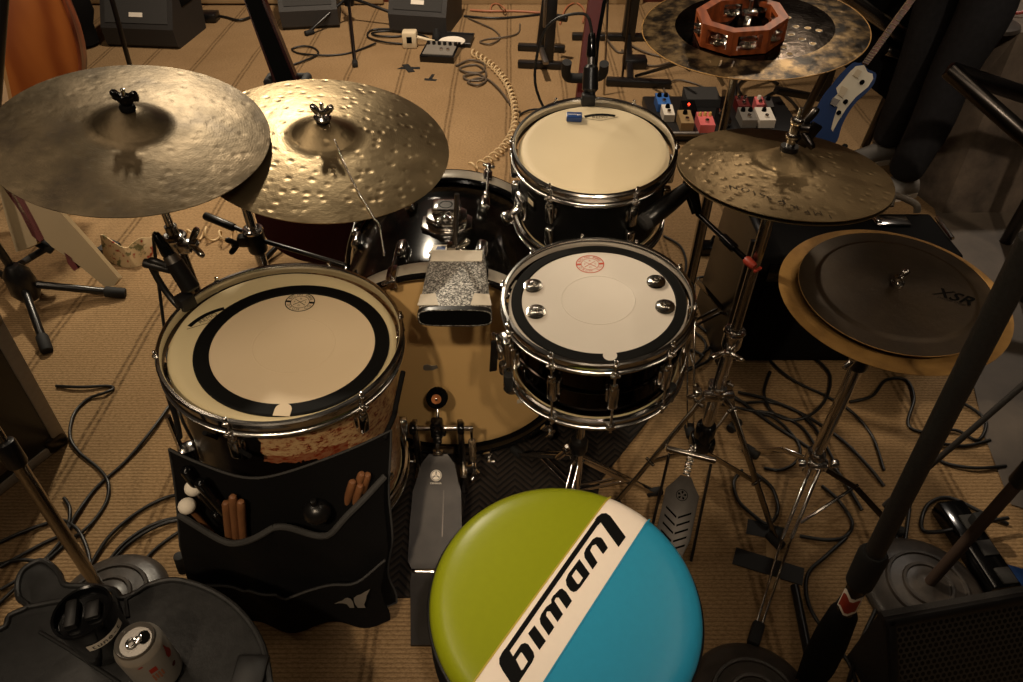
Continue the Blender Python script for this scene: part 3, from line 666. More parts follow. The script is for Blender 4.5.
# ------------------------------------------------------------------ throne
TC=V((.075,.468,.611)); TM=tilt(TC,-1.0,2.0)
th=thing('drum_throne','round drum throne with green, white and blue striped vinyl seat','stool',M=TM)
TR=.186
def dome(r): return -.004*(r/TR)**2-.0015*(r/TR)**6
nn=TM.to_3x3()@V((0,0,1))
def tl(px,py): q=TM.inverted()@PL(px,py,TC,nn); return V((q.x,q.y,0))
e1,e2=tl(608,497),tl(474,680); f1,f2=tl(647,521),tl(545,680)
prof=[(0.0001,0)]+[(TR*k/10,dome(TR*k/10)) for k in range(1,9)]+[(TR-.020,-.0052),(TR-.010,-.009),(TR-.003,-.0155),(TR,-.024),(TR,-.030)]
def panel(name,mt,planes):
    mb=MB(); mb.lathe(prof,None,128); b=bmesh.new(); vs=[b.verts.new(p) for p in mb.v]
    for f in mb.f:
        try: b.faces.new([vs[i] for i in f])
        except ValueError: pass
    bmesh.ops.remove_doubles(b,verts=b.verts[:],dist=1e-5)
    for p,q,keep in planes:
        d=(q-p); n=V((-d.y,d.x,0)).normalized()*keep
        bmesh.ops.bisect_plane(b,geom=b.verts[:]+b.edges[:]+b.faces[:],plane_co=p,plane_no=n,clear_outer=False,clear_inner=True)
    m2=MB(); m2.bm(b); return m2.build(name,mt,th)
side=lambda p,q,c:1 if V((-(q-p).y,(q-p).x,0)).dot(c-p)>0 else -1
gc=tl(520,550); wc=tl(580,585); bc=tl(640,620)
panel('green_panel','green_vinyl',[(e1,e2,side(e1,e2,gc))])
wp=panel('white_stripe','white_vinyl',[(e1,e2,side(e1,e2,wc)),(f1,f2,side(f1,f2,wc))])
panel('blue_panel','blue_vinyl',[(f1,f2,side(f1,f2,bc))])
for nm,p,q,c,mt in (('green_seam',e1,e2,gc,'thread'),('blue_seam',f1,f2,bc,'blue_vinyl')):
    d=(q-p).normalized(); n=V((-d.y,d.x,0)); off=p.dot(n); h=math.sqrt(TR**2-off**2); c0=n*off; pts=[]
    for i in range(41):
        x=c0+d*(-h+2*h*i/40)*.985; r=x.length
        z=dome(r) if r<TR-.02 else -.0052-(r-TR+.02)**2*26
        pts.append(V((x.x,x.y,z+.0004)))
    m=MB(); m.tube(pts,.0013,8); m.build(nm,mt,th)
m=MB(); m.lathe([(TR-.002,-.028),(TR+.001,-.032),(TR+.001,-.10),(TR-.008,-.108),(.02,-.108)],None,96); m.build('side_band','black_cloth',th)
m=MB(); m.torus(TR+.0005,.003,Matrix.Translation((0,0,-.029)),96,8); m.build('piping','satin_black',th)
def zf(x,y):                                   # traced lettering, laid on the domed seat
    p=tl(x,y); return V((p.x,p.y,dome(p.length)+.0008))
w1=lambda q:[(545+x/7.578,505+y/7.578) for x,y in q]
w2=lambda q:[(490+x/7.578,592+y/7.578) for x,y in q]
m=MB()
def fillp(pts):
    b=[zf(*p) for p in pts]; m.add(b,[list(range(len(b)))])
def keyhole(o,h):                              # outline with one hole, split along two bridges
    n=len(o); k=len(h)
    i0=min(range(n),key=lambda i:(V(o[i])-V(h[0])).length); j=k//2; i1=min(range(n),key=lambda i:(V(o[i])-V(h[j])).length)
    def run(a,b_,L): 
        out=[a]
        while a!=b_: a=(a+1)%L; out.append(a)
        return out
    fillp([o[i] for i in run(i0,i1,n)]+[h[i] for i in run(0,j,k)][::-1]); fillp([o[i] for i in run(i1,i0,n)]+[h[i%k] for i in run(j,0,k)][::-1])
m.stroke([w1([(409,106)])[0],w2([(121,452)])[0]],5.0,zf,1.5)
fillp(w1([(380,106),(395,85),(430,58),(465,55),(495,75),(613,238),(558,318),(422,128),(402,152)]))
fillp(w1([(478,325),(440,373),(385,298),(360,308),(342,345),(398,437),(360,490),(300,400),(296,365),(310,330),(360,260),(390,241),(425,245),(440,262)]))
keyhole(w1([(260,410),(340,522),(268,625),(240,655),(215,662),(190,650),(163,610),(157,570),(175,525)]),w1([(235,490),(287,555),(258,600),(245,600),(203,540)]))
fillp(w2([(478,30),(492,18),(527,-19),(547,-24),(577,1),(622,70),(580,130),(520,45),(500,45),(488,70),(553,170),(512,230),(455,148),(430,150),(425,180),(488,268),(445,332),(382,240),(376,205),(388,170),(425,115),(465,85),(463,60)]))
fillp(w2([(337,253),(424,372),(375,440),(288,315)]))
keyhole(w2([(153,447),(175,485),(235,395),(265,385),(290,395),(330,455),(337,490),(320,530),(230,665),(182,738),(150,672),(95,590),(70,540),(70,500),(90,460),(110,430)][::-1]),w2([(235,455),(245,462),(287,525),(250,585),(237,590),(197,510)][::-1]))
m.build('lettering','ink_black',wp)
m=MB(); m.cyl((0,0,-.30),(0,0,-.106),.018); m.cyl((0,0,-.52),(0,0,-.28),.025); m.rod((0,0,-.30),(0,0,-.26),.034,20); m.build('post','chrome',th)
for k in range(3):
    a=R(90+120*k); d=V((math.cos(a),math.sin(a),0)); m=MB()
    for s_ in (-.012,.012):
        n=V((-d.y,d.x,0))*s_; m.bar(V((0,0,-.36))+n+d*.03,d*.26+V((0,0,-.588))+n,.004,.02,(0,0,1),.001); m.bar(V((0,0,-.50))+n+d*.02,d*.13+V((0,0,-.47))+n,.004,.014,(0,0,1),.001)
    lg=m.build('leg','chrome',th); m=MB(); m.rod(d*.235+V((0,0,-.588)),d*.285+V((0,0,-.588)),.015,12); m.build('rubber_foot','rubber',lg)
# ================================================================== CYMBALS
def cymprof(r,bell,bh,bow,flange=0,fl_up=.012):
    def zz(x):
        z=-bow*(x/r)**1.7
        if x<bell*1.15: z+=bh*max(0,1-(x/(bell*1.15))**2)**1.35
        return z
    xs=[.006]+[bell*k/10 for k in range(2,10)]+[bell*.97,bell,bell*1.06]+[bell+(r-bell)*k/22 for k in range(2,23)]
    top=[]
    for x in xs:
        z=zz(x)
        if flange and x>r-flange: t=(x-(r-flange))/flange; z+=fl_up*t*t*(3-2*t)
        top.append((x,z))
    return top
def cymbal(name,label,M,r,bell,bh,bow,mt,flange=0,fl_up=.012,edge=None,group=None,drop=True,hole_mat=None):
    t=thing(name,label,'cymbal',M=M,group=group); top=cymprof(r,bell,bh,bow,flange,fl_up); z0=-top[-1][1] if drop else 0
    top=[(x,z+z0) for x,z in top]; k=next(i for i,(x,z) in enumerate(top) if x>=bell*.999)
    th=.0013
    m=MB(); m.lathe(top[:k+1]+[(x,z-th) for x,z in top[:k+1][::-1]],None,128,True); m.build('bell',mt,t)
    m=MB(); m.lathe(top[k:]+[(x,z-th) for x,z in top[k:][::-1]],None,192,True); m.build('bow',mt,t)
    return t,top
def zat(top,r):
    for (x0,z0),(x1,z1) in zip(top,top[1:]):
        if x0<=r<=x1: return z0+(z1-z0)*(r-x0)/(x1-x0)
    return top[0][1]
# frames: rim plane at origin
RIDE=tilt((-.704,1.225,.904),6.8,10.1); CRASH=tilt((-.382,1.327,.832),6.0,7.7)
HAT=tilt((.495,1.152,.868),-3.4,1.5); CHINA=tilt((.505,1.523,.995),4.9,-4.1); XO=tilt((.742,1.069,.643),3.1,-2.1); XI=tilt((.745,1.071,.657),3.6,-2.6)
ride,rtp=cymbal('ride_cymbal','dark patinated ride cymbal, the large one at far left above the floor tom',RIDE,.241,.062,.030,.020,'bronze_old')
crash,ctp=cymbal('crash_cymbal','pale hammered crash cymbal with a ball chain lying across it',CRASH,.254,.060,.030,.020,'bronze_hammered')
hat,htp=cymbal('hi_hat_cymbal','top hi-hat cymbal with engraved word, right of the rack tom',HAT,.190,.050,.024,.016,'bronze_hat')
HB_=HAT@Matrix.Translation((0,0,-.008))@Matrix.Rotation(PI,4,'X')
cymbal('hi_hat_cymbal','bottom hi-hat cymbal, upside down right under the engraved top one',HB_,.1905,.046,.020,.016,'bronze_hat',drop=True)
# china with a dark polished middle and drilled holes
china=thing('china_cymbal','raw hammered cymbal with polished drilled centre carrying a wooden tambourine','cymbal',M=CHINA)
Rc=.229; rin=.160; th_=.0014
def cz(x): return .030*math.sqrt(max(0,1-(x/.040)**2)) if x<.040 else .0
holes=[]
for px,py in ((787,22),(795,31),(807,32),(818,34),(790,39),(801,43),(812,47),(783,51),(789,57),(775,14),(768,62),(762,55)):
    p=PL(px,py,CHINA.translation,CHINA.to_3x3()@V((0,0,1))); q=CHINA.inverted()@p; holes.append((q.x,q.y))
for nm,r0,r1,mt in (('polished_centre',.006,rin,'bronze_polish'),('raw_rim',rin,Rc,'bronze_raw')):
    m=MB(); xs=[r0]+[r0+(r1-r0)*k/16 for k in range(1,17)]
    zc_=lambda x: .022*math.sqrt(max(0,1-(x/.045)**2))-.010*(x/Rc)**2+.010
    m.lathe([(x,zc_(x)) for x in xs]+[(x,zc_(x)-th_) for x in xs[::-1]],None,160,True); o=m.build(nm,mt,china)
    if nm=='polished_centre': pcen=o
for hx,hy in holes:
    r=math.hypot(hx,hy)
    if r<.05 or r>rin-.01: continue
    m=MB(); T=Matrix.Translation((hx,hy,zc_(r))); m.lathe([(.0001,.0004),(.0062,.0004)],T,20); m.build('drilled_hole','tape_beige',pcen)
    m=MB(); m.torus(.0066,.0007,T,20,6); m.build('hole_edge','jingle_metal',pcen)
m=MB(); m.torus(Rc-.0006,.0011,None,160,6); m.build('edge','bronze_amber',china)
# stacked effects cymbals, far right
xo,xot=cymbal('china_cymbal','amber brown china cymbal with flat flanged edge, lower half of the right stack',XO,.211,.040,.010,.003,'bronze_amber',.028,.006)
xi=thing('stack_cymbal','dull dark cymbal with printed black letters, upper half of the right stack','cymbal',M=XI)
def sz(x): return .020*max(0,1-(x/.10)**2)*.0+.004-.006*(x/.188)**2+(.004 if x<.140 else .004*max(0,1-(x-.140)/.006))
m=MB(); xs=[.006+.173*k/60 for k in range(61)]; m.lathe([(x,sz(x)) for x in xs]+[(x,sz(x)-.0013) for x in xs[::-1]],None,160,True); m.build('bow','bronze_dull',xi)
m=MB(); m.torus(.1785,.0009,Matrix.Translation((0,0,sz(.179))),160,6); m.build('edge','bronze_amber',xi)
nI=XI.to_3x3()@V((0,0,1)); L=XI.inverted()
p0=L@PL(933,291,XI@V((0,0,.006)),nI); p1=L@PL(977,304,XI@V((0,0,.006)),nI); pu=L@PL(938,284,XI@V((0,0,.006)),nI)
ex=(p1-p0); wd=ex.length; ex.normalize(); ey=V((0,0,1)).cross(ex); cc=(p0+p1)/2; MT=Matrix((ex,ey,V((0,0,1)))).transposed().to_4x4(); MT.translation=V((cc.x,cc.y,sz(math.hypot(cc.x,cc.y))+.0011))
Sh=Matrix.Identity(4); Sh[0][1]=.45
m=MB(); m.text('XSR',MT@Sh,wd*.50,.0006); lt=m.build('lettering','ink_black',xi)
cc2=cc-ey*.016-ex*.004; MT2=MT.copy(); MT2.translation=V((cc2.x,cc2.y,MT.translation.z+.0003)); m=MB(); m.text('STACKER CHINA',MT2@Sh,wd*.085); m.build('small_lettering','ink_black',xi)
# engraved word on the hat, reading from the far side
nH=HAT.to_3x3()@V((0,0,1)); L=HAT.inverted(); word='IMPRESSION'
for_pts=[(832,211),(819,208),(808,207),(796,203),(782,198),(770,195),(763,192),(755,190),(746,187),(734,184)]
m=MB()
for ch,(px,py) in zip(word,for_pts):
    q=L@PL(px,py,HAT@V((0,0,.012)),nH); r=math.hypot(q.x,q.y); a=math.atan2(q.y,q.x)
    T=Matrix.Translation((q.x,q.y,zat(htp,r)+.0006))@Matrix.Rotation(R(178),4,'Z')@Matrix.Rotation(.0,4,'X')
    m.text(ch,T,.020 if ch!='E' else .030)
m.build('engraved_word','bronze_dull',hat)
# ================================================================== TAMBOURINE on the china
ctr=PL(739,30,CHINA@V((0,0,.02)),CHINA.to_3x3()@V((0,0,1))); TB=CHINA@Matrix.Translation((L:=CHINA.inverted())@ctr-V((0,0,0)))@Matrix.Translation((0,0,-.012))
tb=thing('tambourine','reddish brown octagonal wooden tambourine lying on the drilled dark cymbal','tambourine',M=TB)
ro,ri,hh=.090,.070,.046
def octp(r): return [V((r*math.cos(R(22.5+45*k)),r*math.sin(R(22.5+45*k)),0)) for k in range(8)]
for k in range(8):
    a,b=octp(ro)[k],octp(ro)[(k+1)%8]; c,d=octp(ri)[(k+1)%8],octp(ri)[k]; mid=(a+b)/2; n=mid.normalized(); t=(b-a).normalized(); Lw=(b-a).length
    m=MB()
    def seg(u0,u1,z0,z1):
        P=[a.lerp(b,u0),a.lerp(b,u1),d.lerp(c,u1),d.lerp(c,u0)]
        m.wedge([p+V((0,0,z0)) for p in P],[p+V((0,0,z1)) for p in P],0)
    if k in (0,1,3,4,5,6,7):
        seg(0,1,0,.009); seg(0,1,hh-.009,hh); seg(0,.16,.009,hh-.009); seg(.84,1,.009,hh-.009)
    else: seg(0,1,0,hh)
    fo=m.build('frame','jingle_wood',tb)
    if k!=2:
        for q in (-.006,.006):
            m=MB(); Mx=Matrix.Translation(mid*.90+V((0,0,hh/2+q)));
            m.lathe([(.0015,.003),(.006,.003),(.008,.001),(.0165,0),(.0165,-.0008),(.008,.0002),(.006,.0022),(.0015,.0022)],Mx,24,True); m.build('jingle','jingle_metal',fo)
        m=MB(); m.rod(mid*.90+V((0,0,.004)),mid*.90+V((0,0,hh-.004)),.0013,8); m.build('pin','chrome',fo)
# clear plastic mounting bar across one side
m=MB(); m.box((.022,.020,.030),(.014,.10,.006),Matrix.Rotation(R(-20),3,'Z'),bev=.002); m.box((.022,.02,.036),(.03,.024,.012),bev=.004); m.rod((.022,.02,.03),(.022,.02,.062),.004,10); m.build('mounting_bar','chrome_worn',tb)
# ================================================================== CYMBAL STANDS
def tripod(st,base,hub,spread,rot,mt='chrome',foot='rubber'):
    for k in range(3):
        a=rot+2*PI*k/3; d=V((math.cos(a),math.sin(a),0)); n=V((-d.y,d.x,0)); m=MB()
        for s_ in (-.009,.009):
            m.bar(base+V((0,0,hub))+d*.018+n*s_,base+d*spread+V((0,0,.014))+n*s_,.003,.013,(0,0,1),.001)
            m.bar(base+V((0,0,hub*.42))+d*.016+n*s_,base+d*spread*.55+V((0,0,hub*.46))+n*s_,.003,.011,(0,0,1),.001)
        lg=m.build('leg',mt,st,True); m=MB(); m.rod(base+d*(spread-.02)+V((0,0,.0145)),base+d*(spread+.025)+V((0,0,.0145)),.014,12); m.build('rubber_foot',foot,lg,True)
def topper(st,M,z,style='wing'):                # felts, sleeve, wing nut above a cymbal bell
    m=MB(); m.M=M; m.lathe([(.003,z-.002),(.013,z-.002),(.014,z+.004),(.012,z+.009),(.003,z+.009)],None,24); m.build('felt','black_cloth' if style!='white' else 'white_felt',st,True)
    m=MB(); m.M=M; m.rod((0,0,z-.05),(0,0,z+.040),.004,12); m.build('threaded_rod','chrome',st,True)
    m=MB(); m.M=M; wing(m,(0,0,z+.013),(0,0,1),(1,.15,0),.020,.008); return m
# ride
b=V((-.704,1.225,0)); b=V((RIDE.translation.x,RIDE.translation.y,0)); rst=thing('cymbal_stand','chrome stand with quick-release clamp under the dark ride cymbal','stand',loc=b,group=None)
tripod(rst,b,.30,.27,R(30))
m=MB(); m.cyl(b+V((0,0,.05)),b+V((0,0,.48)),.0145); m.build('lower_tube','chrome',rst,True)
m=MB(); m.cyl(b+V((0,0,.44)),b+V((0,0,.70)),.0125); m.build('middle_tube','chrome_worn',rst,True)
zj=.665; m=MB(); m.rod(b+V((0,0,zj-.03)),b+V((0,0,zj+.012)),.021,20); m.torus(.019,.006,Matrix.Translation(b+V((0,0,zj+.008))),24,8); m.box(b+V((.022,-.01,zj-.008)),(.03,.03,.028),bev=.008); wing(m,b+V((.038,-.012,zj)),(1,-.2,.25),(.1,.5,1),.030,.008); m.build('height_clamp','chrome',rst,True)
m=MB(); m.cyl(b+V((0,0,.66)),b+V((0,0,.885)),.008); m.rod(b+V((0,0,.862)),b+V((0,0,.90)),.013,16); m.build('upper_rod','chrome',rst,True)
w=topper(rst,RIDE,.050,'black'); w.build('wing_nut','gloss_black',rst,True)
m=MB(); m.M=RIDE; m.box((-.017,.002,.072),(.012,.010,.014),bev=.004); m.rod((-.018,0,.072),(.022,.004,.075),.0075,14); m.build('quick_release','gloss_black',rst,True)
# crash : straight pole with boom
cp=Y(255,238,1.46); b=V((cp.x,1.46,0)); cst=thing('cymbal_stand','boom stand with black clamp holding the pale hammered crash cymbal','stand',loc=b)
tripod(cst,b,.26,.26,R(40))
zt=cp.z+.02
m=MB(); m.cyl(b+V((0,0,.05)),b+V((0,0,zt-.02)),.0145); m.build('lower_tube','chrome',cst,True)
m=MB(); m.cyl(b+V((0,0,zt-.04)),b+V((0,0,.70)),.0115); m.build('upper_tube','chrome',cst,True)
m=MB(); m.rod(b+V((0,0,zt-.06)),b+V((0,0,zt+.004)),.024,20); m.box(b+V((-.022,-.01,zt-.02)),(.034,.026,.03),bev=.006); m.build('height_clamp','satin_black',cst,True)
m=MB(); m.torus(.019,.007,Matrix.Translation(b+V((0,0,zt+.004))),24,8); m.build('clamp_ring','chrome',cst,True)
m=MB(); wing(m,b+V((-.04,-.02,zt-.025)),(-1,-.5,0),(.1,0,1),.022,.007); m.build('wing_screw','satin_black',cst,True)
m=MB(); m.rod(b+V((.004,-.005,zt-.01)),b+V((-.125,.045,zt+.014)),.006,10); m.rod(b+V((-.05,.015,zt+.0)),b+V((-.13,.047,zt+.015)),.0105,14); m.rod(b+V((.02,-.005,zt-.025)),b+V((.23,-.06,zt-.06)),.006,10); m.build('side_arm','satin_black',cst,True)
ct=CRASH@V((0,0,.01)); m=MB(); m.rod(b+V((-.03,.03,.715)),ct+V((0,0,-.03)),.0065,12); m.build('boom_arm','chrome',cst,True)
m=MB(); m.ball(b+V((0,0,.70)),.022,(1,1,1),18); wing(m,b+V((.02,-.01,.70)),(1,-.3,0),(0,0,1),.022,.007); m.rod(ct+V((0,0,-.045)),ct+V((0,0,-.005)),.012,14); m.build('tilter','chrome',cst,True)
w=topper(cst,CRASH,.050,'black'); w.build('wing_nut','chrome_worn',cst,True)
m=MB(); m.M=CRASH; m.lathe([(.005,.056),(.0165,.056),(.0175,.060),(.014,.064),(.005,.064)],None,28); m.build('washer','chrome',cst,True)
# ball chain sizzler
nC=CRASH.to_3x3()@V((0,0,1)); L=CRASH.inverted(); chp=[]
for px,py in ((325,128),(329,137),(337,151),(348,172),(358,190),(368,204),(374,213)):
    q=L@PL(px,py,CRASH@V((0,0,.015)),nC); r=math.hypot(q.x,q.y); chp.append(CRASH@V((q.x,q.y,(zat(ctp,max(.007,min(r,.2535)))+.0022))))
chp[0]=CRASH@V((.004,-.008,.053)); ed=chp[-1]; chp+= [ed+V((.010,-.012,-.006)),ed+V((.012,-.016,-.05)),ed+V((.012,-.016,-.075))]
sp=smooth(chp,10); m=MB(); acc=0; last=sp[0]; m.ball(last,.0022,n=8)
for p in sp[1:]:
    while (p-last).length>.0052: last=last+(p-last).normalized()*.0052; m.ball(last,.0022,n=6)
tag(m.build('ball_chain','chrome',sharp=180),'silver ball chain hanging across the pale hammered crash cymbal','chain')
# china stand
b=V((.492,1.535,0)); chs=thing('cymbal_stand','tall grey chrome stand behind the hi-hat holding the drilled dark cymbal','stand',loc=b)
tripod(chs,b,.32,.28,R(150))
m=MB(); m.cyl(b+V((0,0,.05)),b+V((0,0,.62)),.0145); m.build('lower_tube','chrome_worn',chs,True)
m=MB(); m.cyl(b+V((0,0,.60)),b+V((0,0,.955)),.0095); m.build('upper_tube','chrome_worn',chs,True)
m=MB(); m.rod(b+V((0,0,.595)),b+V((0,0,.63)),.021,20); wing(m,b+V((.02,-.01,.61)),(1,-.4,0),(0,0,1),.025,.007); m.build('height_clamp','chrome',chs,True)
m=MB(); m.rod(b+V((0,0,.94)),CHINA@V((0,0,-.004)),.011,14); m.build('tilter','chrome',chs,True)
m=topper(chs,CHINA,.033,'black'); m.build('wing_nut','steel_dark',chs,True)
# stack stand
xb=V((.750,1.082,0)); xst=thing('cymbal_stand','chrome stand with wire-braced legs under the stacked cymbals on the right','stand',loc=xb)
hub=Y(822,447,1.092); hz=.11
m=MB(); m.cyl(xb+V((0,0,.06)),xb+V((0,0,.47)),.0145); m.build('lower_tube','chrome',xst,True)
m=MB(); m.cyl(xb+V((0,0,.45)),xb+V((0,0,.60)),.0105); m.build('upper_tube','chrome',xst,True)
m=MB(); m.rod(xb+V((0,0,.43)),xb+V((0,0,.485)),.021,20); m.build('height_clamp','satin_black',xst,True)
m=MB(); wing(m,xb+V((-.020,-.012,.475)),(-1,-.5,0),(.1,0,.6),.030,.010); m.build('wing_screw','chrome',xst,True)
m=MB(); m.rod(xb+V((0,0,hz-.02)),xb+V((0,0,hz+.03)),.024,20); m.box(xb+V((.0,-.022,hz)),(.05,.02,.024),bev=.005); m.rod(xb+V((.03,-.02,hz+.01)),xb+V((.05,-.02,hz+.01)),.011,12); m.rod(xb+V((-.03,-.02,hz+.01)),xb+V((-.05,-.02,hz+.01)),.011,12); m.build('leg_collar','chrome',xst,True)
m=MB(); m.rod(xb+V((0,0,.585)),XO@V((0,0,-.0)),.012,14); m.rod(XO@V((0,0,.0)),XI@V((0,0,-.004)),.004,10); m.build('tilter','chrome',xst,True)
m=MB(); m.M=XI; m.lathe([(.003,.009),(.012,.009),(.012,.016),(.003,.016)],None,20); wing(m,(0,0,.018),(0,0,1),(1,.6,0),.016,.006); m.rod((0,0,.01),(0,0,.045),.0035,10); m.build('wing_nut','chrome',xst,True)
# its legs : a front leg of bright bars to a rubber foot, two strutted side legs
f0=G(758,628,.02); f1=G(786,540,.05)
m=MB()
for s_ in (-.012,.012): m.rod(xb+V((s_,-.02,hz)),V((f1.x+s_*.9,f1.y,.055)),.0045,10); m.rod(V((f1.x+s_*.9,f1.y,.055)),V((f0.x+s_*.5,f0.y,.02)),.003,8)
lg=m.build('leg','chrome',xst,True); m=MB(); dd=(f0-f1); dd.z=0; dd.normalize(); m.box(V((f0.x,f0.y,.014))+dd*.012,(.026,.056,.026),Matrix.Rotation(math.atan2(dd.y,dd.x)-PI/2,3,'Z'),bev=.007); m.build('rubber_foot','rubber',lg,True)
for px,py,r_ in ((752,452,0),(893,528,1)):
    fp=G(px,py,.014); m=MB(); mid=(fp+xb)/2; mid.z=.10
    m.bar(xb+V((0,-.01,hz)),V((mid.x,mid.y,.085)),.004,.018); m.bar(V((mid.x,mid.y,.085)),fp,.004,.018)
    lg=m.build('leg','chrome' if not r_ else 'steel_dark',xst,True); m=MB(); d=(fp-xb); d.z=0; d.normalize(); m.rod(fp-d*.02,fp+d*.025,.0135,12); m.build('rubber_foot','rubber',lg,True)
m=MB(); q=G(858,485,.06); m.rod(G(800,523,.03),q,.004,8); m.build('strut','chrome',xst,True)
# ================================================================== HI-HAT STAND
ht=HAT@V((0,0,.02)); hb=G(699,452,.05); hd=(ht-hb).normalized()
hst=thing('hi_hat_stand','chrome hi-hat stand with slotted grey pedal and chain, right of the snare','stand',loc=(hb.x,hb.y,0))
along=lambda z: hb+hd*((z-hb.z)/hd.z)
m=MB(); m.cyl(hb,along(.46),.0145); m.build('lower_tube','chrome',hst,True)
m=MB(); m.cyl(along(.44),along(.835),.0115); m.build('upper_tube','chrome_worn',hst,True)
m=MB(); m.cyl(along(.82),along(.985),.0035); m.build('pull_rod','chrome',hst,True)
q=along(.455); m=MB(); m.M=Matrix.Translation(q)@frame(hd); m.rod((0,0,-.03),(0,0,.02),.0215,20); m.torus(.02,.005,Matrix.Translation((0,0,.018)),24,8); wing(m,(-.012,-.020,-.028),(-.2,-1,0),(1,-.1,.05),.034,.009); m.build('height_clamp','chrome',hst,True)
q=along(.28); m=MB(); m.M=Matrix.Translation(q)@frame(hd); m.rod((0,0,-.018),(0,0,.018),.0225,20); m.box((0,-.015,0),(.075,.022,.024),bev=.006); m.box((.0,.02,0),(.03,.03,.022),bev=.005); wing(m,(-.045,-.01,.006),(-1,0,.2),(.3,0,1),.024,.008); m.build('leg_collar','chrome',hst,True)
q=along(.12); m=MB(); m.M=Matrix.Translation(q)@frame(hd); m.rod((0,0,-.05),(0,0,.04),.025,20); m.box((0,0,-.03),(.06,.05,.05),bev=.01); m.build('base_casting','gloss_black',hst,True)
c0=along(.28)
for px,py in ((776,541),(612,507),(735,425)):
    fp=G(px,py,.014); d=(fp-c0); d.z=0; L_=d.length; d.normalize(); n=V((-d.y,d.x,0)); k1=c0+d*min(.055,L_*.3)+V((0,0,-.012)); m=MB()
    m.bar(c0+d*.015,k1,.022,.005,n); m.bar(k1,fp,.020,.005,n); k2=k1.lerp(fp,.55); m.bar(along(.07)+d*.02,k2,.016,.004,n); m.rod(k2-n*.014,k2+n*.014,.004,10); m.rod(k1-n*.014,k1+n*.014,.0045,10)
    lg=m.build('leg','chrome_worn',hst,True); m=MB(); m.rod(fp-d*.025,fp+d*.02+V((0,0,.0)),.0135,12); m.build('rubber_foot','rubber',lg,True)
# clutch
ct_=HAT@V((0,0,.036)); q=ct_; m=MB(); m.M=Matrix.Translation(q)@frame(hd); m.lathe([(.004,-.006),(.015,-.006),(.0165,.0),(.0155,.010),(.004,.010)],None,24); m.build('clutch_felt','satin_black',hst,True)
m=MB(); m.M=Matrix.Translation(q)@frame(hd); m.rod((0,0,.008),(0,0,.060),.0085,18); m.rod((0,0,.024),(0,0,.034),.0125,18); m.rod((0,0,.050),(0,0,.062),.0115,18); m.build('clutch','chrome',hst,True)
m=MB(); m.M=Matrix.Translation(q)@frame(hd); wing(m,(.010,-.004,.045),(1,-.4,.2),(.3,.3,1),.034,.010); m.box((.024,-.008,.035),(.022,.008,.045),Matrix.Rotation(R(25),3,'Y'),bev=.003); m.build('clutch_wing','steel_dark',hst,True)
# pedal
t0=G(686,476,.11); t1=G(668,560,.02); ax=(t1-t0).normalized(); sx_=V((0,0,1)).cross(ax).normalized()*-1; up_p=sx_.cross(ax).normalized(); up_p=up_p if up_p.z>0 else -up_p
PM=Matrix((sx_,-ax,up_p)).transposed().to_4x4(); PM.translation=t0; Lp=(t1-t0).length
if PM.determinant()<0: PM=PM@Matrix.Scale(-1,4,(1,0,0))
m=MB(); m.M=PM; m.prism([(-.013,.0),(.013,0),(.024,-.018),(.040,-.040),(.040,-Lp*.72),(.026,-Lp),(-.026,-Lp),(-.040,-Lp*.72),(-.040,-.040),(-.024,-.018)],-.005,0,bev=.0015); fb2=m.build('footboard','pedal_pale',hst,True)
for k in range(5):
    y=-.095-.019*k
    m=MB(); m.M=PM
    for s_ in (-1,1): m.add([(s_*.002,y-.010,.0006),(s_*.030,y+.008,.0006),(s_*.030,y+.013,.0006),(s_*.002,y-.005,.0006)],[[0,1,2,3]])
    m.build('slot','foam_black',fb2,True)
m=MB(); m.M=PM
for k in range(5):
    a=R(90+72*k); d=V((math.cos(a),math.sin(a),0)); n=V((-d.y,d.x,0)); c=V((0,-.048,.0006)); m.add([c+d*.003,c+d*.008+n*.003,c+d*.0115,c+d*.008-n*.003],[[0,1,2,3]])
m.lathe([(.0125,.0006),(.014,.0006)],Matrix.Translation((0,-.048,0)),32); m.build('badge','foam_black',fb2,True)
m=MB(); m.M=PM
for k in range(9): m.box((-.005 if k%2 else .005,.004+.008*k,.004+.0035*k),(.004,.010,.006),bev=.0015); m.rod((-.009,.004+.008*k,.004+.0035*k),(.009,.004+.008*k,.004+.0035*k),.0025,8)
m.build('chain','chrome',hst,True)
for s_ in (-1,1):
    p=PM@V((s_*.05,.04,.02)); q=PM@V((s_*.052,-Lp*.9,.0)); q.z=.012; m=MB(); m.rod(p,q,.0035,8); m.build('radius_rod','steel_dark',hst,True)
m=MB(); m.M=PM; m.rod((-.06,.05,.02),(.06,.05,.02),.008,12); m.build('cross_bar','chrome_worn',hst,True)
m=MB(); m.M=PM; m.box((0,-Lp-.01,-.008),(.06,.04,.012),bev=.004); m.build('heel','chrome_worn',hst,True)
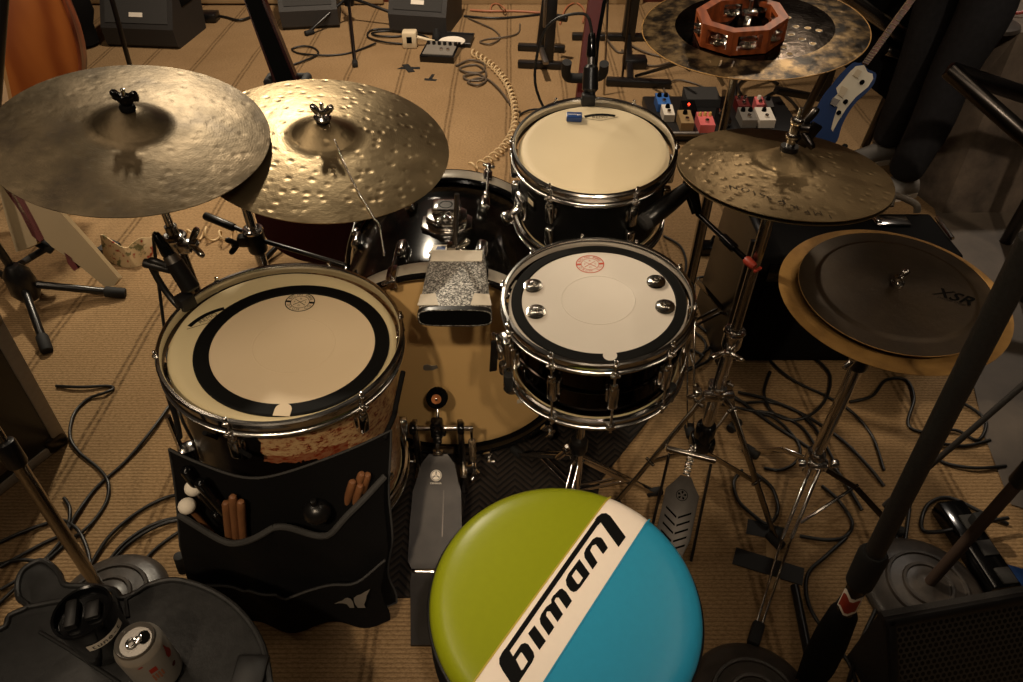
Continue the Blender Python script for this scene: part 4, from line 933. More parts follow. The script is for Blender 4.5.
# ================================================================== STICK BAG on the floor tom
def yb(x,z):
    dx=x+.452; t=max(0,min(1,(z-.30)/.25)); k=.35+1.5*t; return .728+k*dx*dx-.01*math.sin(x*37)*(1-t)
def xb_(u,z):
    t=(z-.12)/.43; l=-.675+.086*t; r=-.252+.036*t+.008*math.sin(z*26)*(1-max(0,t)); return l+(r-l)*u
def xb_old(u,z):                                   # u 0..1 across
    l=-.672+.045*max(0,(z-.30)/.25); r=-.236-.022*max(0,(z-.2)/.3)+.014*math.sin(z*24); return l+(r-l)*u
def ztop(u): return .550-.026*math.exp(-((u-.42)/.22)**2)-.022*u
bagc=V((-.452,.73,.03))
bag=thing('stick_bag','black cloth stick bag with pockets hanging on the torn floor tom','bag',loc=bagc)
def sheet(mb,u0,u1,zlo,zhi,off,nu=28,nv=18,th=.003,puff=0):
    fr=[];bk=[]
    for j in range(nv+1):
        for i in range(nu+1):
            u=u0+(u1-u0)*i/nu; z0_=zlo(u); z1_=zhi(u); z=z0_+(z1_-z0_)*j/nv; x=xb_(u,z)
            s_=math.sin(PI*i/nu)*(.35+.65*j/nv)
            y=yb(x,z)-off-puff*s_-.0025*math.sin(z*60+u*21)*min(1,puff*60)
            fr.append(V((x,y,z))); bk.append(V((x,y+th,z)))
    w=nu+1; n=len(fr); fs=[]
    for j in range(nv):
        for i in range(nu):
            a=j*w+i; fs.append([a,a+1,a+w+1,a+w]); fs.append([n+a,n+a+w,n+a+w+1,n+a+1])
    rim=[i for i in range(w)]+[j*w+nu for j in range(1,nv+1)]+[nv*w+i for i in range(nu-1,-1,-1)]+[j*w for j in range(nv-1,0,-1)]
    for a,b2 in zip(rim,rim[1:]+rim[:1]): fs.append([a,n+a,n+b2,b2])
    mb.add(fr+bk,fs); return [fr[i] for i in rim],[fr[nv*w+i] for i in range(w)]
zb_=lambda u:.045
m=MB(); rim,tope=sheet(m,0,1,zb_,ztop,0); m.build('back_panel','black_cloth',bag,True)
m=MB(); m.tube([p+V((0,-.001,0)) for p in rim],.0022,6,closed=True); m.build('piping','grey_trim',bag,True)
zp1=lambda u:.420-.055*math.exp(-((u-.27)/.17)**2)*1.0-.045*math.exp(-((u-.68)/.13)**2)+.045*max(0,u-.75)/.25
for u0,u1 in ((.03,.49),(.49,.985)):
    m=MB(); _,te=sheet(m,u0,u1,lambda u:.16,zp1,.024,20,14,.003,.012); pk=m.build('upper_pocket','black_cloth',bag,True)
    m=MB(); m.tube([p+V((0,-.001,-.004)) for p in te],.0062,8); m.build('pocket_binding','grey_trim',pk,True)
zp2=lambda u:.195+.085*((u-.42)/.55)**2+.028*math.exp(-((u-.42)/.09)**8)
m=MB(); _,te=sheet(m,.04,.98,lambda u:.048,zp2,.040,40,12,.003,.012); pk=m.build('lower_pocket','black_cloth',bag,True)
m=MB(); m.tube([p+V((0,-.002,0)) for p in te],.0024,6); m.build('pocket_piping','grey_trim',pk,True)
# bird emblem
def bagpt(px,py,off=.052):
    y=.70
    for _ in range(12):
        p=Y(px,py,y); y=yb(p.x,p.z)-off
    return V((p.x,p.y-.002,p.z))
for poly in ([(124,383),(190,350),(240,335),(275,305),(310,297),(355,312),(385,360),(402,435),(340,435),(300,385),(240,372),(180,374)],[(395,300),(440,265),(490,250),(540,220),(618,178),(570,270),(560,330),(535,390),(555,435),(450,436),(415,390),(398,345)]):
    m=MB(); b_=[bagpt(325+x/13.64,575+y/13.64) for x,y in poly]; m.add(b_,[list(range(len(b_)))]); m.build('bird_emblem','grey_paint',pk,True)
# straps over the hoop
sl=[V((xb_(.985,.50),yb(xb_(.985,.5),.5)-.002,.50)),V((-.212,.86,.56)),V((-.205,.90,.615)),V((-.215,.915,.632))]
m=MB(); m.tube(smooth([bagpt(384,438,.0),bagpt(389,428,.0)+V((.005,.03,.0)),Y(396,405,.86),Y(403,372,.93)],5),.005,8); m.build('strap','black_cloth',bag,True)
m=MB(); m.tube(smooth([bagpt(180,436,.0),Y(176,418,.86),Y(168,395,.92)],5),.005,8); m.build('strap','black_cloth',bag,True)
m=MB(); m.tube(smooth([bagpt(205,432,0),Y(222,440,.80),bagpt(250,455,.0)],5),.004,8); m.build('strap','black_cloth',bag,True)
# sticks, mallets, brushes and a shaker in the pockets
def inbag(px,py,off): return bagpt(px,py,off)
def stick(label,px,py,lean,mt='hickory',grp=None):
    tip=inbag(px,py,.013); bot=tip+V((-.045-(.02 if lean<0 else 0),.004,-.20)); m=MB(); d=(tip-bot).normalized()
    m.tube([bot,tip-d*.02,tip-d*.006,tip-d*.0015,tip],[.0072,.0075,.0072,.0055,.002],14)
    return tag(m.build('drumstick',mt),label,'drumstick',grp)
for i,(px,py,l) in enumerate([(226,501,.02),(233,495,.015),(241,500,.01)]): stick(['leftmost of three wooden drumstick butts in the left bag pocket','middle and highest of three drumstick butts in the left bag pocket','rightmost of three wooden drumstick butts in the left bag pocket'][i],px,py,l,'hickory','drumsticks in the bag')
for i,(px,py,l) in enumerate([(353,480,-.02),(360.5,484,-.02),(362,472,-.025),(368,473,-.03)]): stick(['leftmost of four wooden drumstick butts in the right bag pocket','lowest, front one of four drumstick butts in the right bag pocket','tallest of four drumstick butts, behind the front one, right bag pocket','rightmost of four wooden drumstick butts in the right bag pocket'][i],px,py,l,'hickory','drumsticks in the bag')
for i,(px,py) in enumerate([(187.5,505),(194,487)]):
    tip=inbag(px,py,.025-.012*i); M=None
    ml=thing('mallet',['white felt mallet, lower and nearer of the two in the bag','white felt mallet, upper one half behind a black handle in the bag'][i],'mallet',loc=tip,group='felt mallets in the bag')
    m=MB(); m.ball(tip,.0155,(1,1,.92),20); m.build('felt_head','white_felt',ml,True); m=MB(); m.cyl(tip,tip+V((.03,.014,-.20)),.005); m.build('handle','hickory',ml,True)
for i,(px,py,dx,l2) in enumerate([(199,480,.03,.20),(185,468,.015,.18),(215,511,.01,.15)]):
    tip=inbag(px,py,.022-.007*i); br=thing('brush',['black handled brush with rounded cap between mallet and sticks','black brush handle at the top left corner of the bag','short black brush handle just left of the left drumsticks'][i],'drum brush',loc=tip,group='brush handles in the bag')
    m=MB(); d=V((dx,.01,-l2)); m.tube([tip,tip+d*.01,tip+d*.04,tip+d*.8],[.006,.0088,.0098,.0085],14); m.build('handle','gloss_black',br,True); m=MB(); m.cyl(tip+d*.8,tip+d,.006); m.build('ferrule','chrome',br,True)
sp_=inbag(317,511,.016); sk=thing('shaker','round black shaker with small neck in the right bag pocket','shaker',loc=sp_)
m=MB(); m.ball(sp_,.026,(1,.9,.95),24); m.build('body','satin_black',sk,True); m=MB(); m.rod(sp_+V((0,0,.020)),sp_+V((0,0,.036)),.006,12); m.build('neck','satin_black',sk,True)
# ================================================================== MICROPHONES ON THE KIT
q0=Y(155,233,1.02); q1=Y(166,261,1.0); q2=Y(171,270,.99); q3=Y(197,294,.955); 
_q=onhead(FTM,192,290,.025); q3=FTM@_q; q0=Y(155,233,q3.y+.03); dm=(q0-q3).normalized(); q3b=q3
mf=thing('clip_microphone','black clip-on microphone with silver band on the floor tom rim','microphone',loc=q3)
m=MB(); LL=(q0-q3).length; m.tube([q3,q3+dm*.004,q3+dm*LL*.50],[.014,.018,.0165],18); m.build('body','satin_black',mf,True)
m=MB(); m.cyl(q3+dm*LL*.50,q3+dm*LL*.62,.0145,.013); m.build('silver_band','alu',mf,True)
m=MB(); m.tube([q3+dm*LL*.62,q3+dm*LL*.66,q3+dm*LL*.92,q0],[.011,.0125,.009,.006],16); m.build('cable_plug','gloss_black',mf,True)
hp=FTM@V((-.205,.075,.004)); m=MB(); m.tube(smooth([hp+V((-.01,.0,-.03)),hp+V((-.040,.02,.0)),hp+V((-.055,.03,.05)),q3+dm*LL*.30+V((-.045,0,.03)),q3+dm*LL*.38+V((-.01,0,0))],6),.0065,10); m.box(hp,(.030,.032,.03),Matrix.Rotation(R(-35),3,'Z'),bev=.006); m.rod(q3+dm*LL*.34+V((-.062,.0,.02)),q3+dm*LL*.36+V((-.01,0,0)),.009,12); m.build('rim_clip','black_plastic',mf,True)
m=MB(); m.tube(smooth([q0,q0+V((-.03,.03,-.05)),hp+V((-.08,.02,-.10)),hp+V((-.06,-.06,-.17)),hp+V((-.03,-.12,-.25)),hp+V((.0,-.12,-.5))],6),.0032,8); m.build('cable','cable_black',mf,True)
q3=Y(590,92,1.592); q0=Y(592,33,1.64); q3.z+=0; dm=(q0-q3).normalized(); LL=(q0-q3).length
mr=thing('clip_microphone','black clip-on microphone standing on the far rim of the rack tom','microphone',loc=q3)
m=MB(); m.tube([q3,q3+dm*.006,q3+dm*LL*.42,q3+dm*LL*.47],[.014,.019,.017,.011],18); m.build('body','satin_black',mr,True)
m=MB(); m.cyl(q3+dm*LL*.46,q3+dm*LL*.62,.0085); m.build('silver_band','alu',mr,True)
m=MB(); m.tube([q3+dm*LL*.60,q3+dm*LL*.64,q3+dm*LL*.96,q0],[.0105,.0115,.0085,.006],14); m.build('cable_plug','gloss_black',mr,True)
hp=RTM@V((.0,.172,.0)); m=MB(); m.box(hp+V((0,.0,.0)),(.032,.024,.03),bev=.005); m.bar(hp,q3+V((0,0,.012)),.02,.014); m.build('rim_clip','black_plastic',mr,True)
m=MB(); m.tube(smooth([q0,q0+V((-.02,.02,.035)),q0+V((-.10,.04,.0)),q0+V((-.125,.04,-.13)),q0+V((-.07,.03,-.25)),q0+V((-.03,.02,-.33))],6),.0034,8); m.build('cable','cable_black',mr,True)
h0=Y(641,225,1.235); h1=Y(690,187,1.30); d=(h1-h0).normalized(); LL=(h1-h0).length
ms=thing('microphone','black side microphone pointing at the rack tom from a slim arm on the hi-hat stand','microphone',loc=h0)
m=MB(); m.tube([h0+d*.016,h0+d*.02,h0+d*LL*.55,h0+d*LL],[.019,.021,.020,.015],20); m.build('body','satin_black',ms,True)
m=MB(); m.tube([h0,h0+d*.004,h0+d*.02],[.012,.018,.020],20); m.build('grille','grey_trim',ms,True)
e0=h1; e1=Y(697,213,1.27); e2=Y(749,262,1.14)
m=MB(); m.tube([e0+V((0,0,.005)),e0.lerp(e1,.4),e1],[.012,.014,.011],14); m.build('cable_plug','gloss_black',ms,True)
m=MB(); m.rod(e1,e2,.0058,10); cl_=e1.lerp(e2,.62); m.rod(cl_-(e2-e1).normalized()*.02,cl_+(e2-e1).normalized()*.02,.010,12); m.box(h1,(.03,.03,.03),bev=.007); m.bar(h1,e1,.012,.012); m.build('arm','gloss_black',ms,True)
m=MB(); dd=(e2-e1).normalized(); m.tube([e2-dd*.010,e2-dd*.006,e2+dd*.012,e2+dd*.016],[.0075,.0095,.0088,.007],12); m.box(e2+dd*.02+V((.004,0,-.003)),(.018,.006,.006),frame(dd).to_3x3(),bev=.001); m.build('red_tape_wrap','red_tape',ms,True)
# ================================================================== CABLES ON THE FLOOR
def cable(label,pix,r=.0045,mt='cable_black',name='cable',k=7,closed=False,z=None,group=None):
    pts=[]
    for i,p in enumerate(pix):
        h=p[2] if len(p)>2 else r+.001+(.0045 if i%3==1 else 0)
        pts.append(G(p[0],p[1],h))
    m=MB(); m.tube(smooth(pts,k,closed),r,8,closed); return tag(m.build(name,mt,sharp=80),label,'cable',group)
cable('black cable looping from the flight case across the carpet at left',[(56,386),(80,387),(108,386),(113,389),(104,393),(88,399),(74,414),(70,436),(79,452),(98,468),(108,482),(107,500),(96,518),(82,532),(70,540),(40,566),(0,590)])
cable('straight black cable running from the floor tom down to the left edge',[(172,402),(152,430),(125,462),(96,488),(76,515),(66,532),(40,545),(0,567)])
lp=[(212,494),(180,494),(150,500),(112,534),(88,570),(88,592),(108,612),(140,616),(180,606),(214,586),(226,560),(222,532),(205,518),(178,517),(140,524),(112,548),(100,578),(108,604),(140,618),(176,612),(210,594),(226,566),(222,540),(206,524),(180,522),(146,528),(118,552),(104,584),(114,608),(148,614),(190,600),(216,572)]
lp=[(70+(x-0)/1,y) for x,y in [(142,494),(110,497),(60,512),(28,540),(15,568),(16,590),(40,604)]]
def zc(pts): return [(70+x/2.56,400+y/2.56) for x,y in pts]
cable('black cable coiled in wide loops on the carpet beside the stick bag',zc([(380,238),(300,240),(240,252),(170,290),(100,350),(50,430),(35,480),(50,520),(85,545),(140,558),(200,556),(280,535),(350,508),(395,455),(405,400),(380,340),(330,312),(270,303),(200,325),(130,375),(85,440),(75,490),(95,525),(150,548),(220,548),(300,520),(360,480),(395,425),(392,370),(350,325),(290,308),(225,322),(150,368),(95,432),(82,480),(105,530),(190,552),(260,545),(340,500)]),.0046)
cable('thin black cable inner loop lying within the wide coil by the bag',zc([(372,286),(330,308),(260,350),(205,395),(175,440),(170,480),(190,512),(225,526),(270,505),(330,455),(375,390),(385,345)]),.0042)
cable('black cable at lower left, uppermost of three curving behind the grey table',[(-6,545),(20,533),(48,523),(62,520),(78,530),(88,552),(90,575),(84,600)])
cable('black cable at lower left, middle of three curving behind the grey table',[(-6,566),(20,560),(44,564),(56,578),(60,598),(52,620)])
cable('black cable at lower left, lowest of three curving behind the grey table',[(-6,608),(22,582),(52,552),(66,532),(70,510),(64,498)])
for i,(lab,px) in enumerate([
 ('black cable looping behind the stacked cymbal stand, right of its tube',[(822,486),(838,500),(852,522),(846,536),(828,540),(800,536)]),
 ('black cable winding down the carpet between rubber foot and cloth-sleeved pole',[(846,538),(826,556),(809,572),(806,592),(813,614),(832,640),(850,665),(858,690)]),
 ('black cable under the sleeved pole running down toward the grille box',[(898,520),(894,560),(880,600),(862,640),(846,690)]),
 ('second black cable beside the sleeved pole, thinner one near the round base',[(910,505),(903,550),(886,600),(872,650),(866,690)]),
 ('black cable from the sleeved pole curving left toward the rubber foot',[(890,545),(872,570),(850,588),(832,610)]),
 ('black cable lying in a big oval below the stacked cymbals',[(770,372),(764,392),(772,412),(792,420),(812,414),(826,398),(830,376),(818,360)]),
 ('black cable snaking right from under the stacked cymbals to the edge',[(850,402),(872,396),(886,380),(906,380),(914,398),(908,424),(924,432),(955,430),(978,440),(985,420),(960,402),(940,402)]),
 ('black cable crossing the carpet between the hi-hat legs and stack stand',[(738,392),(770,400),(806,416),(842,440),(868,466),(884,486)]),
 ('long black cable running under the hi-hat legs to the right',[(712,382),(742,402),(772,424),(806,446),(836,470),(862,510)]),
 ('black cable looping on the carpet right of the hi-hat pedal',[(742,470),(734,482),(738,500),(752,514),(768,524),(778,510),(772,488),(756,474)]),
 ('black cable curling beside the snare on the right, upper loop',[(694,322),(704,330),(712,340),(710,358),(698,366),(684,372)]),
 ('thin black cable arcing from the rack tom down to the carpet',[(664,236),(680,246),(686,262),(684,280)]),
 ('black cable arcing over the carpet left of the tall amp',[(692,280),(704,277),(716,283),(722,296),(722,320),(716,340),(700,356)]),
 ]): cable(lab,px,.0046)
cable('black cable with plug trailing at the right edge above the power strip',[(1006,466),(975,468),(945,463),(930,452),(938,444),(965,446),(990,440)],.0046)
cable('black power lead curving over the socket strip at lower right',[(1008,524),(985,514),(950,498),(930,503),(922,518),(924,531),(945,531,.03),(975,524,.04),(1008,518,.04)],.005)
for lab,px in [('black cable sweeping in a wide arc under the stacked cymbals, upper one',[(725,390),(742,402),(768,402),(795,410),(815,428),(826,446),(838,470)]),
 ('black cable sweeping in a wide arc under the stacked cymbals, lower one',[(722,404),(748,410),(775,414),(800,426),(815,446),(822,466)]),
 ('thin black cable curving from the amplifier front toward the stack stand',[(770,360),(782,372),(800,384),(826,396),(852,412),(872,436),(884,470)]),
 ('black cable lying close behind the right hi-hat leg',[(756,412),(774,418),(790,432),(800,448),(796,462),(780,470),(764,468)]),
 ('black cable curling twice on the carpet beside the snare hoop',[(690,330),(700,336),(706,346),(700,360),(688,368),(680,360),(690,350),(704,356)])]: cable(lab,px,.0042)
# far cables
cable('black cable with a loop on the far carpet near the tripod stand',[(292,65),(306,60),(318,54),(314,48),(303,46),(292,49),(298,53),(316,55),(335,55),(353,52),(376,43)],.0055)
cable('black cable coiled in front of the right far speaker',[(404,44),(384,42),(368,37),(372,30),(392,29),(412,30),(402,36),(380,36),(372,33),(388,31),(414,33),(428,38)],.006)
cable('grey cable lying in three loose coils beside the small mixer',[(456,66),(470,60),(484,64),(482,72),(466,72),(460,68),(476,65),(486,72),(482,80),(468,80),(464,76),(478,74),(486,80),(478,85),(468,82),(484,78),(498,88),(512,106),(520,112)],.006,'cable_grey')
cable('black cable trailing on the far carpet below the rack tom',[(556,109),(530,110),(517,118),(522,124),(534,120)],.005)
cable('dark cable along the back skirting behind the speakers',[(258,14),(240,20),(225,17),(205,14),(190,16)],.008)
cable('orange cable running along the bottom of the back wall',[(470,10),(490,11),(515,11),(545,13)],.007,'orange_cable')
cable('thin orange wire curling up near the back wall',[(490,12),(492,5),(498,4),(504,8,.05),(506,12)],.005,'orange_cable')
cable('tangled dark wire on the far carpet right of the speaker',[(468,18),(482,24),(494,30),(500,38),(490,44),(480,42),(488,39),(505,37),(518,33),(520,24)],.005,'cable_grey')
cable('dark cable running from the speaker to the keyboard stand',[(464,16),(490,18),(515,17),(542,14)],.007)
cable('orange and black wire curling behind the keyboard stand',[(560,24),(566,8),(576,3),(584,10),(583,22)],.006,'orange_cable')
cable('grey wire coiled beside the effects board at the far right',[(706,96),(690,100),(672,98),(664,88),(676,80),(696,84),(712,92)],.005,'cable_grey')
cable('black cable looping beyond the effects board',[(742,104),(760,100),(776,92),(790,100),(800,112),(806,124)],.007)
cable('black cable hanging in an arc below the drilled cymbal beyond the board',[(742,96),(738,86),(748,78),(764,76),(778,84)],.008)
for i,(lab,px) in enumerate([('grey tangled cable, nearest the chrome rod, right of the far keyboard stand',[(626,42),(640,50),(658,56),(680,60),(700,66)]),('grey tangled cable, lower one, right of the far keyboard stand',[(622,50),(636,62),(655,66),(676,62),(690,70)]),('grey cable curving from the far stand down to the carpet',[(605,36),(612,46),(618,52),(626,52)])]): cable(lab,px,.006,'cable_grey')
def coil(label,pix,rr,pitch,r,mt='cable_cream',h=None):
    c=smooth([G(p[0],p[1],p[2] if len(p)>2 else rr+.003) for p in pix],30); L=0; pts=[]; ang=0
    for a,b in zip(c,c[1:]):
        t=(b-a); d=t.length
        if d<1e-6: continue
        t.normalize(); n=V((-t.y,t.x,0)).normalized(); u=n.cross(t) 
        k=max(1,int(d/(pitch/9)))
        for j in range(k):
            p=a.lerp(b,j/k); pts.append(p+(n*math.cos(ang)+V((0,0,1))*math.sin(ang))*rr); ang+=2*PI*(d/k)/pitch
    m=MB(); m.tube(pts,r,6); return tag(m.build('coiled_cable',mt,sharp=180),label,'cable')
coil('cream coiled instrument cable curving across the far carpet to the bass drum',[(472,52),(488,62),(502,76),(511,92),(515,110),(514,128),(506,144),(494,156),(482,164),(470,167)],.016,.046,.0050)
coil('stretched cream coiled cable lying loosely on the carpet left of the crash stand',[(258,235),(240,234),(222,237),(205,233),(188,236),(172,238),(158,242),(146,246),(134,250),(128,256)],.022,.062,.0042)
# ================================================================== FLIGHT CASE, far left
A=G(70,441); B=G(-8,503); hC=Y(5,292,A.y).z
d1=(B-A).normalized(); d2=V((d1.y,-d1.x,0)); d2=d2 if d2.x<0 else -d2; L1,L2=.45,.42; 
fc=thing('flight_case','black flight case with aluminium edges standing at the left edge','case',loc=A+d1*L1/2+d2*L2/2)
FR=Matrix((d1,d2,V((0,0,1)))).transposed(); FR4=FR.to_4x4(); FR4.translation=A
FR4=FR4@Matrix.Rotation(R(-9) if FR.determinant()>0 else R(9),4,'X')
def cbox(mb,lo,hi,bev=.003):
    q=mb.M; mb.M=FR4; mb.box(((lo[0]+hi[0])/2,(lo[1]+hi[1])/2,(lo[2]+hi[2])/2),(hi[0]-lo[0],hi[1]-lo[1],hi[2]-lo[2]),None,bev); mb.M=q
m=MB(); cbox(m,(.004,.004,.004),(L1-.004,L2-.004,hC-.004)); m.build('body','satin_black',fc,True)
e=.034
for lo,hi in (((0,0,.0),(e,e,hC)),((L1-e,0,0),(L1,e,hC)),((0,L2-e,0),(e,L2,hC)),((0,0,0),(L1,e,e)),((0,0,hC-e),(L1,e,hC)),((0,0,0),(e,L2,e)),((0,0,hC-e),(e,L2,hC)),((0,L2-e,hC-e),(L1,L2,hC)),((L1-e,0,hC-e),(L1,L2,hC))):
    m=MB(); cbox(m,lo,hi,.004); m.build('edge_strip','case_alu',fc,True)
for x,y,z in ((0,0,0),(0,0,hC),(L1,0,hC),(0,L2,hC)):
    m=MB(); q=FR4@V((x,y,min(max(z,.03),hC-.03)))+ (d1*(.03 if x==0 else -.03)+d2*(.03 if y==0 else -.03)); m.M=Matrix.Translation(q)@FR4.to_3x3().to_4x4(); m.box((0,0,0),(.068,.068,.066),None,.02,3); m.build('ball_corner','steel_dark',fc,True)
m=MB(); m.M=FR4; m.box((.20,-.004,.13),(.11,.008,.12),None,.003); m.torus(.028,.006,Matrix.Translation((.20,-.009,.13))@Matrix.Rotation(R(90),4,'X'),24,8); m.box((.20,-.010,.13),(.05,.008,.03),None,.003); m.build('butterfly_latch','alu',fc,True)
m=MB(); m.M=FR4; m.box((.24,-.004,hC*.62),(.13,.008,.10),None,.004); m.tube(smooth([(.19,-.008,hC*.60),(.19,-.03,hC*.60),(.29,-.03,hC*.60),(.29,-.008,hC*.60)],5),.008,8); m.build('handle','steel_dark',fc,True)
# ================================================================== ROUND-BASED MICROPHONE STANDS
def round_stand(label,c,r,pole,pr=.0105,mt='chrome_worn'):
    c=V((c.x,c.y,0)); t=thing('microphone_stand',label,'stand',loc=c)
    m=MB(); m.lathe([(0.0001,.046),(.016,.046),(.024,.040),(.045,.037),(.047,.041),(.053,.041),(.055,.035),(.078,.032),(.080,.036),(.086,.036),(.088,.029),(r*.86,.022),(r*.97,.014),(r,.006),(r*.985,.0),(0.0001,.0)],Matrix.Translation(c),72); m.build('round_base','cast_iron',t,True)
    if pole is not None:
        a=c+V((0,0,.04)); d=(pole-a).normalized()
        m=MB(); m.cyl(a,a+d*((pole-a).length*.62),pr); m.build('lower_pole',mt,t,True); m=MB(); m.cyl(a+d*((pole-a).length*.60),pole,pr*.72); m.build('upper_pole',mt,t,True)
        m=MB(); q=a+d*((pole-a).length*.61); m.rod(q-d*.03,q+d*.03,pr*1.5,16); m.build('clutch','satin_black',t,True)
    return t
bc=G(112,606); round_stand('round based chrome stand rising past the flight case at left',bc,.125,Y(-70,330,.86)+V((0,0,.0)),.0125)
bc2=G(922,592); round_stand('round based stand with brown pole beside the grille box at right',bc2,.135,bc2+V((.10,.06,.62)),.012,'wall_dark')
bc3=G(752,708); round_stand('round cast stand base just right of the throne at the bottom edge',bc3,.13,None)
# ================================================================== GREY TABLE, CUP AND CAN
TZ=.395
tr=thing('side_table','dark grey moulded plastic table with scalloped lobes at lower left','table',loc=(G(120,660,TZ).x,G(120,660,TZ).y,0))
def tpt(px,py): q=G(px,py,TZ); return (q.x,q.y)
outline=[(138,592),(150,585),(175,580),(205,588),(232,604),(252,626),(264,650),(270,682),(272,740),(-60,760),(-60,640),(0,630),(10,616),(28,607),(19,598),(18,583),(24,570),(40,561),(52,566),(60,575),(66,585),(90,586),(114,590),(122,598)]
op=smooth([V((*tpt(*p),0)) for p in outline],4,True)
poly=[(p.x,p.y) for p in op]
m=MB(); m.prism(poly,TZ-.030,TZ,None,.006); m.build('tabletop','tray_plastic',tr,True)
m=MB(); m.tube([V((p[0],p[1],TZ+.001)) for p in poly],.0048,8,closed=True); m.build('raised_lip','tray_plastic',tr,True)
m=MB(); a_=V((*tpt(30,607),TZ+.001)); b_=V((*tpt(114,591),TZ+.001)); c_=V((*tpt(40,632),TZ+.001)); d_=V((*tpt(130,690),TZ+.001))
m.tube([a_,b_,V((*tpt(118,608),TZ+.001)),V((*tpt(124,626),TZ+.001))],.005,8); m.tube([V((*tpt(150,584),TZ)),V((*tpt(126,600),TZ)),V((*tpt(128,618),TZ))],.004,8); m.tube([c_,V((*tpt(70,650),TZ+.001)),d_],.003,8); m.build('moulded_rib','tray_plastic',tr,True)
m=MB(); m.box((*tpt(250,676),TZ+.004),(.05,.06,.012),None,.004); m.build('corner_clip','black_plastic',tr,True)
tc=G(120,680,TZ)
for k in range(3):
    a=R(60+120*k); m=MB(); m.bar(V((tc.x-.02,tc.y-.05,.20)),V((tc.x-.02+.20*math.cos(a),tc.y-.05+.20*math.sin(a),.012)),.02,.006); m.build('leg','satin_black',tr,True)
m=MB(); m.cyl((tc.x-.02,tc.y-.05,.12),(tc.x-.02,tc.y-.05,TZ-.02),.016); m.build('post','satin_black',tr,True)
cup=G(95,640,TZ); cupc=V((-.586,.475,TZ)); q=G(91,622,TZ+.075); cupc=V((q.x,q.y,TZ+.001)); 
cu=thing('insulated_tumbler','black tumbler with flip lid and white name strip on the grey table','cup',loc=cupc)
m=MB(); T=Matrix.Translation(cupc); m.M=T; m.lathe([(0.0001,0),(.034,0),(.037,.004),(.0405,.098),(.042,.106),(.0415,.109),(.038,.108),(.036,.096),(.0001,.094)],None,56); m.build('body','gloss_black',cu,True)
m=MB(); m.M=T@Matrix.Rotation(R(20),4,'Z'); m.box((-.016,.004,.101),(.018,.046,.016),None,.005); m.box((.012,.002,.100),(.022,.030,.012),None,.005); m.build('flip_lid','black_plastic',cu,True)
az=math.atan2(CAM.y-cupc.y,CAM.x-cupc.x); 
m=MB(); m.M=T; rr_=lambda z:.037+.0035*(z-.004)/.094+.0006
a0_,a1_=az-R(38),az+R(46); vs=[];fs=[]
for i in range(25):
    a=a0_+(a1_-a0_)*i/24
    for z in (.060,.076): vs.append((rr_(z)*math.cos(a),rr_(z)*math.sin(a),z))
for i in range(24): fs.append([i*2,i*2+2,i*2+3,i*2+1])
m.add(vs,fs); st=m.build('name_strip','white_paint',cu,True)
m=MB()
for i,ch in enumerate('tune-t'):
    a=az-R(26)+R(58)*i/5; z=.068; rr=rr_(z)+.0005; T2=T@Matrix.Translation((rr*math.cos(a),rr*math.sin(a),z))@Matrix.Rotation(a+PI/2,4,'Z')@Matrix.Rotation(PI/2,4,'X'); m.text(ch,T2,.0145)
m.build('lettering','ink_black',st,True)
q=G(134.5,640,TZ+.119); cc_=V((q.x,q.y,TZ+.001)); can=thing('drink_can','opened silver and white drink can with red drops on the grey table','can',loc=cc_)
T=Matrix.Translation(cc_); m=MB(); m.M=T; m.lathe([(0.0001,.006),(.020,.005),(.0255,0),(.028,.004),(.0325,.012),(.0330,.016),(.0330,.100),(.0320,.106),(.0275,.114)],None,56); m.build('body','alu_white' ,can,True) if False else m.build('body','can_print',can,True)
m=MB(); m.M=T; m.lathe([(.0275,.114),(.0272,.1175),(.0262,.119),(.0250,.1178),(.0240,.112),(.0225,.1105),(.0215,.113),(.0001,.113)],None,56); ld=m.build('lid','can_lid',can,True)
cz_=.1136; az=math.atan2(CAM.y-cc_.y,CAM.x-cc_.x)
m=MB(); m.M=T@Matrix.Rotation(az+R(75),4,'Z'); m.lathe([(0.0001,cz_),(.0085,cz_)],Matrix.Translation((.011,0,0))@Matrix.Scale(1.25,4,(0,1,0)),24); m.build('mouth','foam_black',ld,True)
m=MB(); m.M=T@Matrix.Rotation(az+R(75),4,'Z'); m.torus(.0062,.0016,Matrix.Translation((-.006,0,cz_+.0022)),24,8); m.box((.003,0,cz_+.0018),(.012,.011,.002),None,.0008); m.rod((0,0,cz_),(0,0,cz_+.0035),.003,10); m.build('pull_tab','chrome',ld,True)
def cand(name,mt,poly):
    m=MB(); fs=[];vs=[]
    b=[]
    for u,z in poly: a=az+u/.033; b.append(T@V((.0334*math.cos(a),.0334*math.sin(a),z)))
    m.add(b,[list(range(len(b)))]); m.build(name,mt,bpy.data.objects[can.name],True)
cand('red_drop','red_paint',[(.024,.098),(.025,.098),(.027,.086),(.031,.076),(.030,.068),(.025,.064),(.020,.068),(.019,.076),(.022,.086)])
cand('red_emblem','red_paint',[(-.010,.082),(.000,.082),(.000,.070),(-.010,.070)])
cand('red_mark','red_paint',[(-.020,.097),(-.014,.099),(-.012,.096),(-.018,.094)])
for i in range(4): cand('print_column','orange_cable',[(-.011+.0042*i,.066),(-.0085+.0042*i,.066),(-.0085+.0042*i,.048+.003*(i%2)),(-.011+.0042*i,.048+.003*(i%2))])
cand('round_seal','red_satin',[(.021+.004*math.cos(2*PI*k/14),.046+.0045*math.sin(2*PI*k/14)) for k in range(14)])
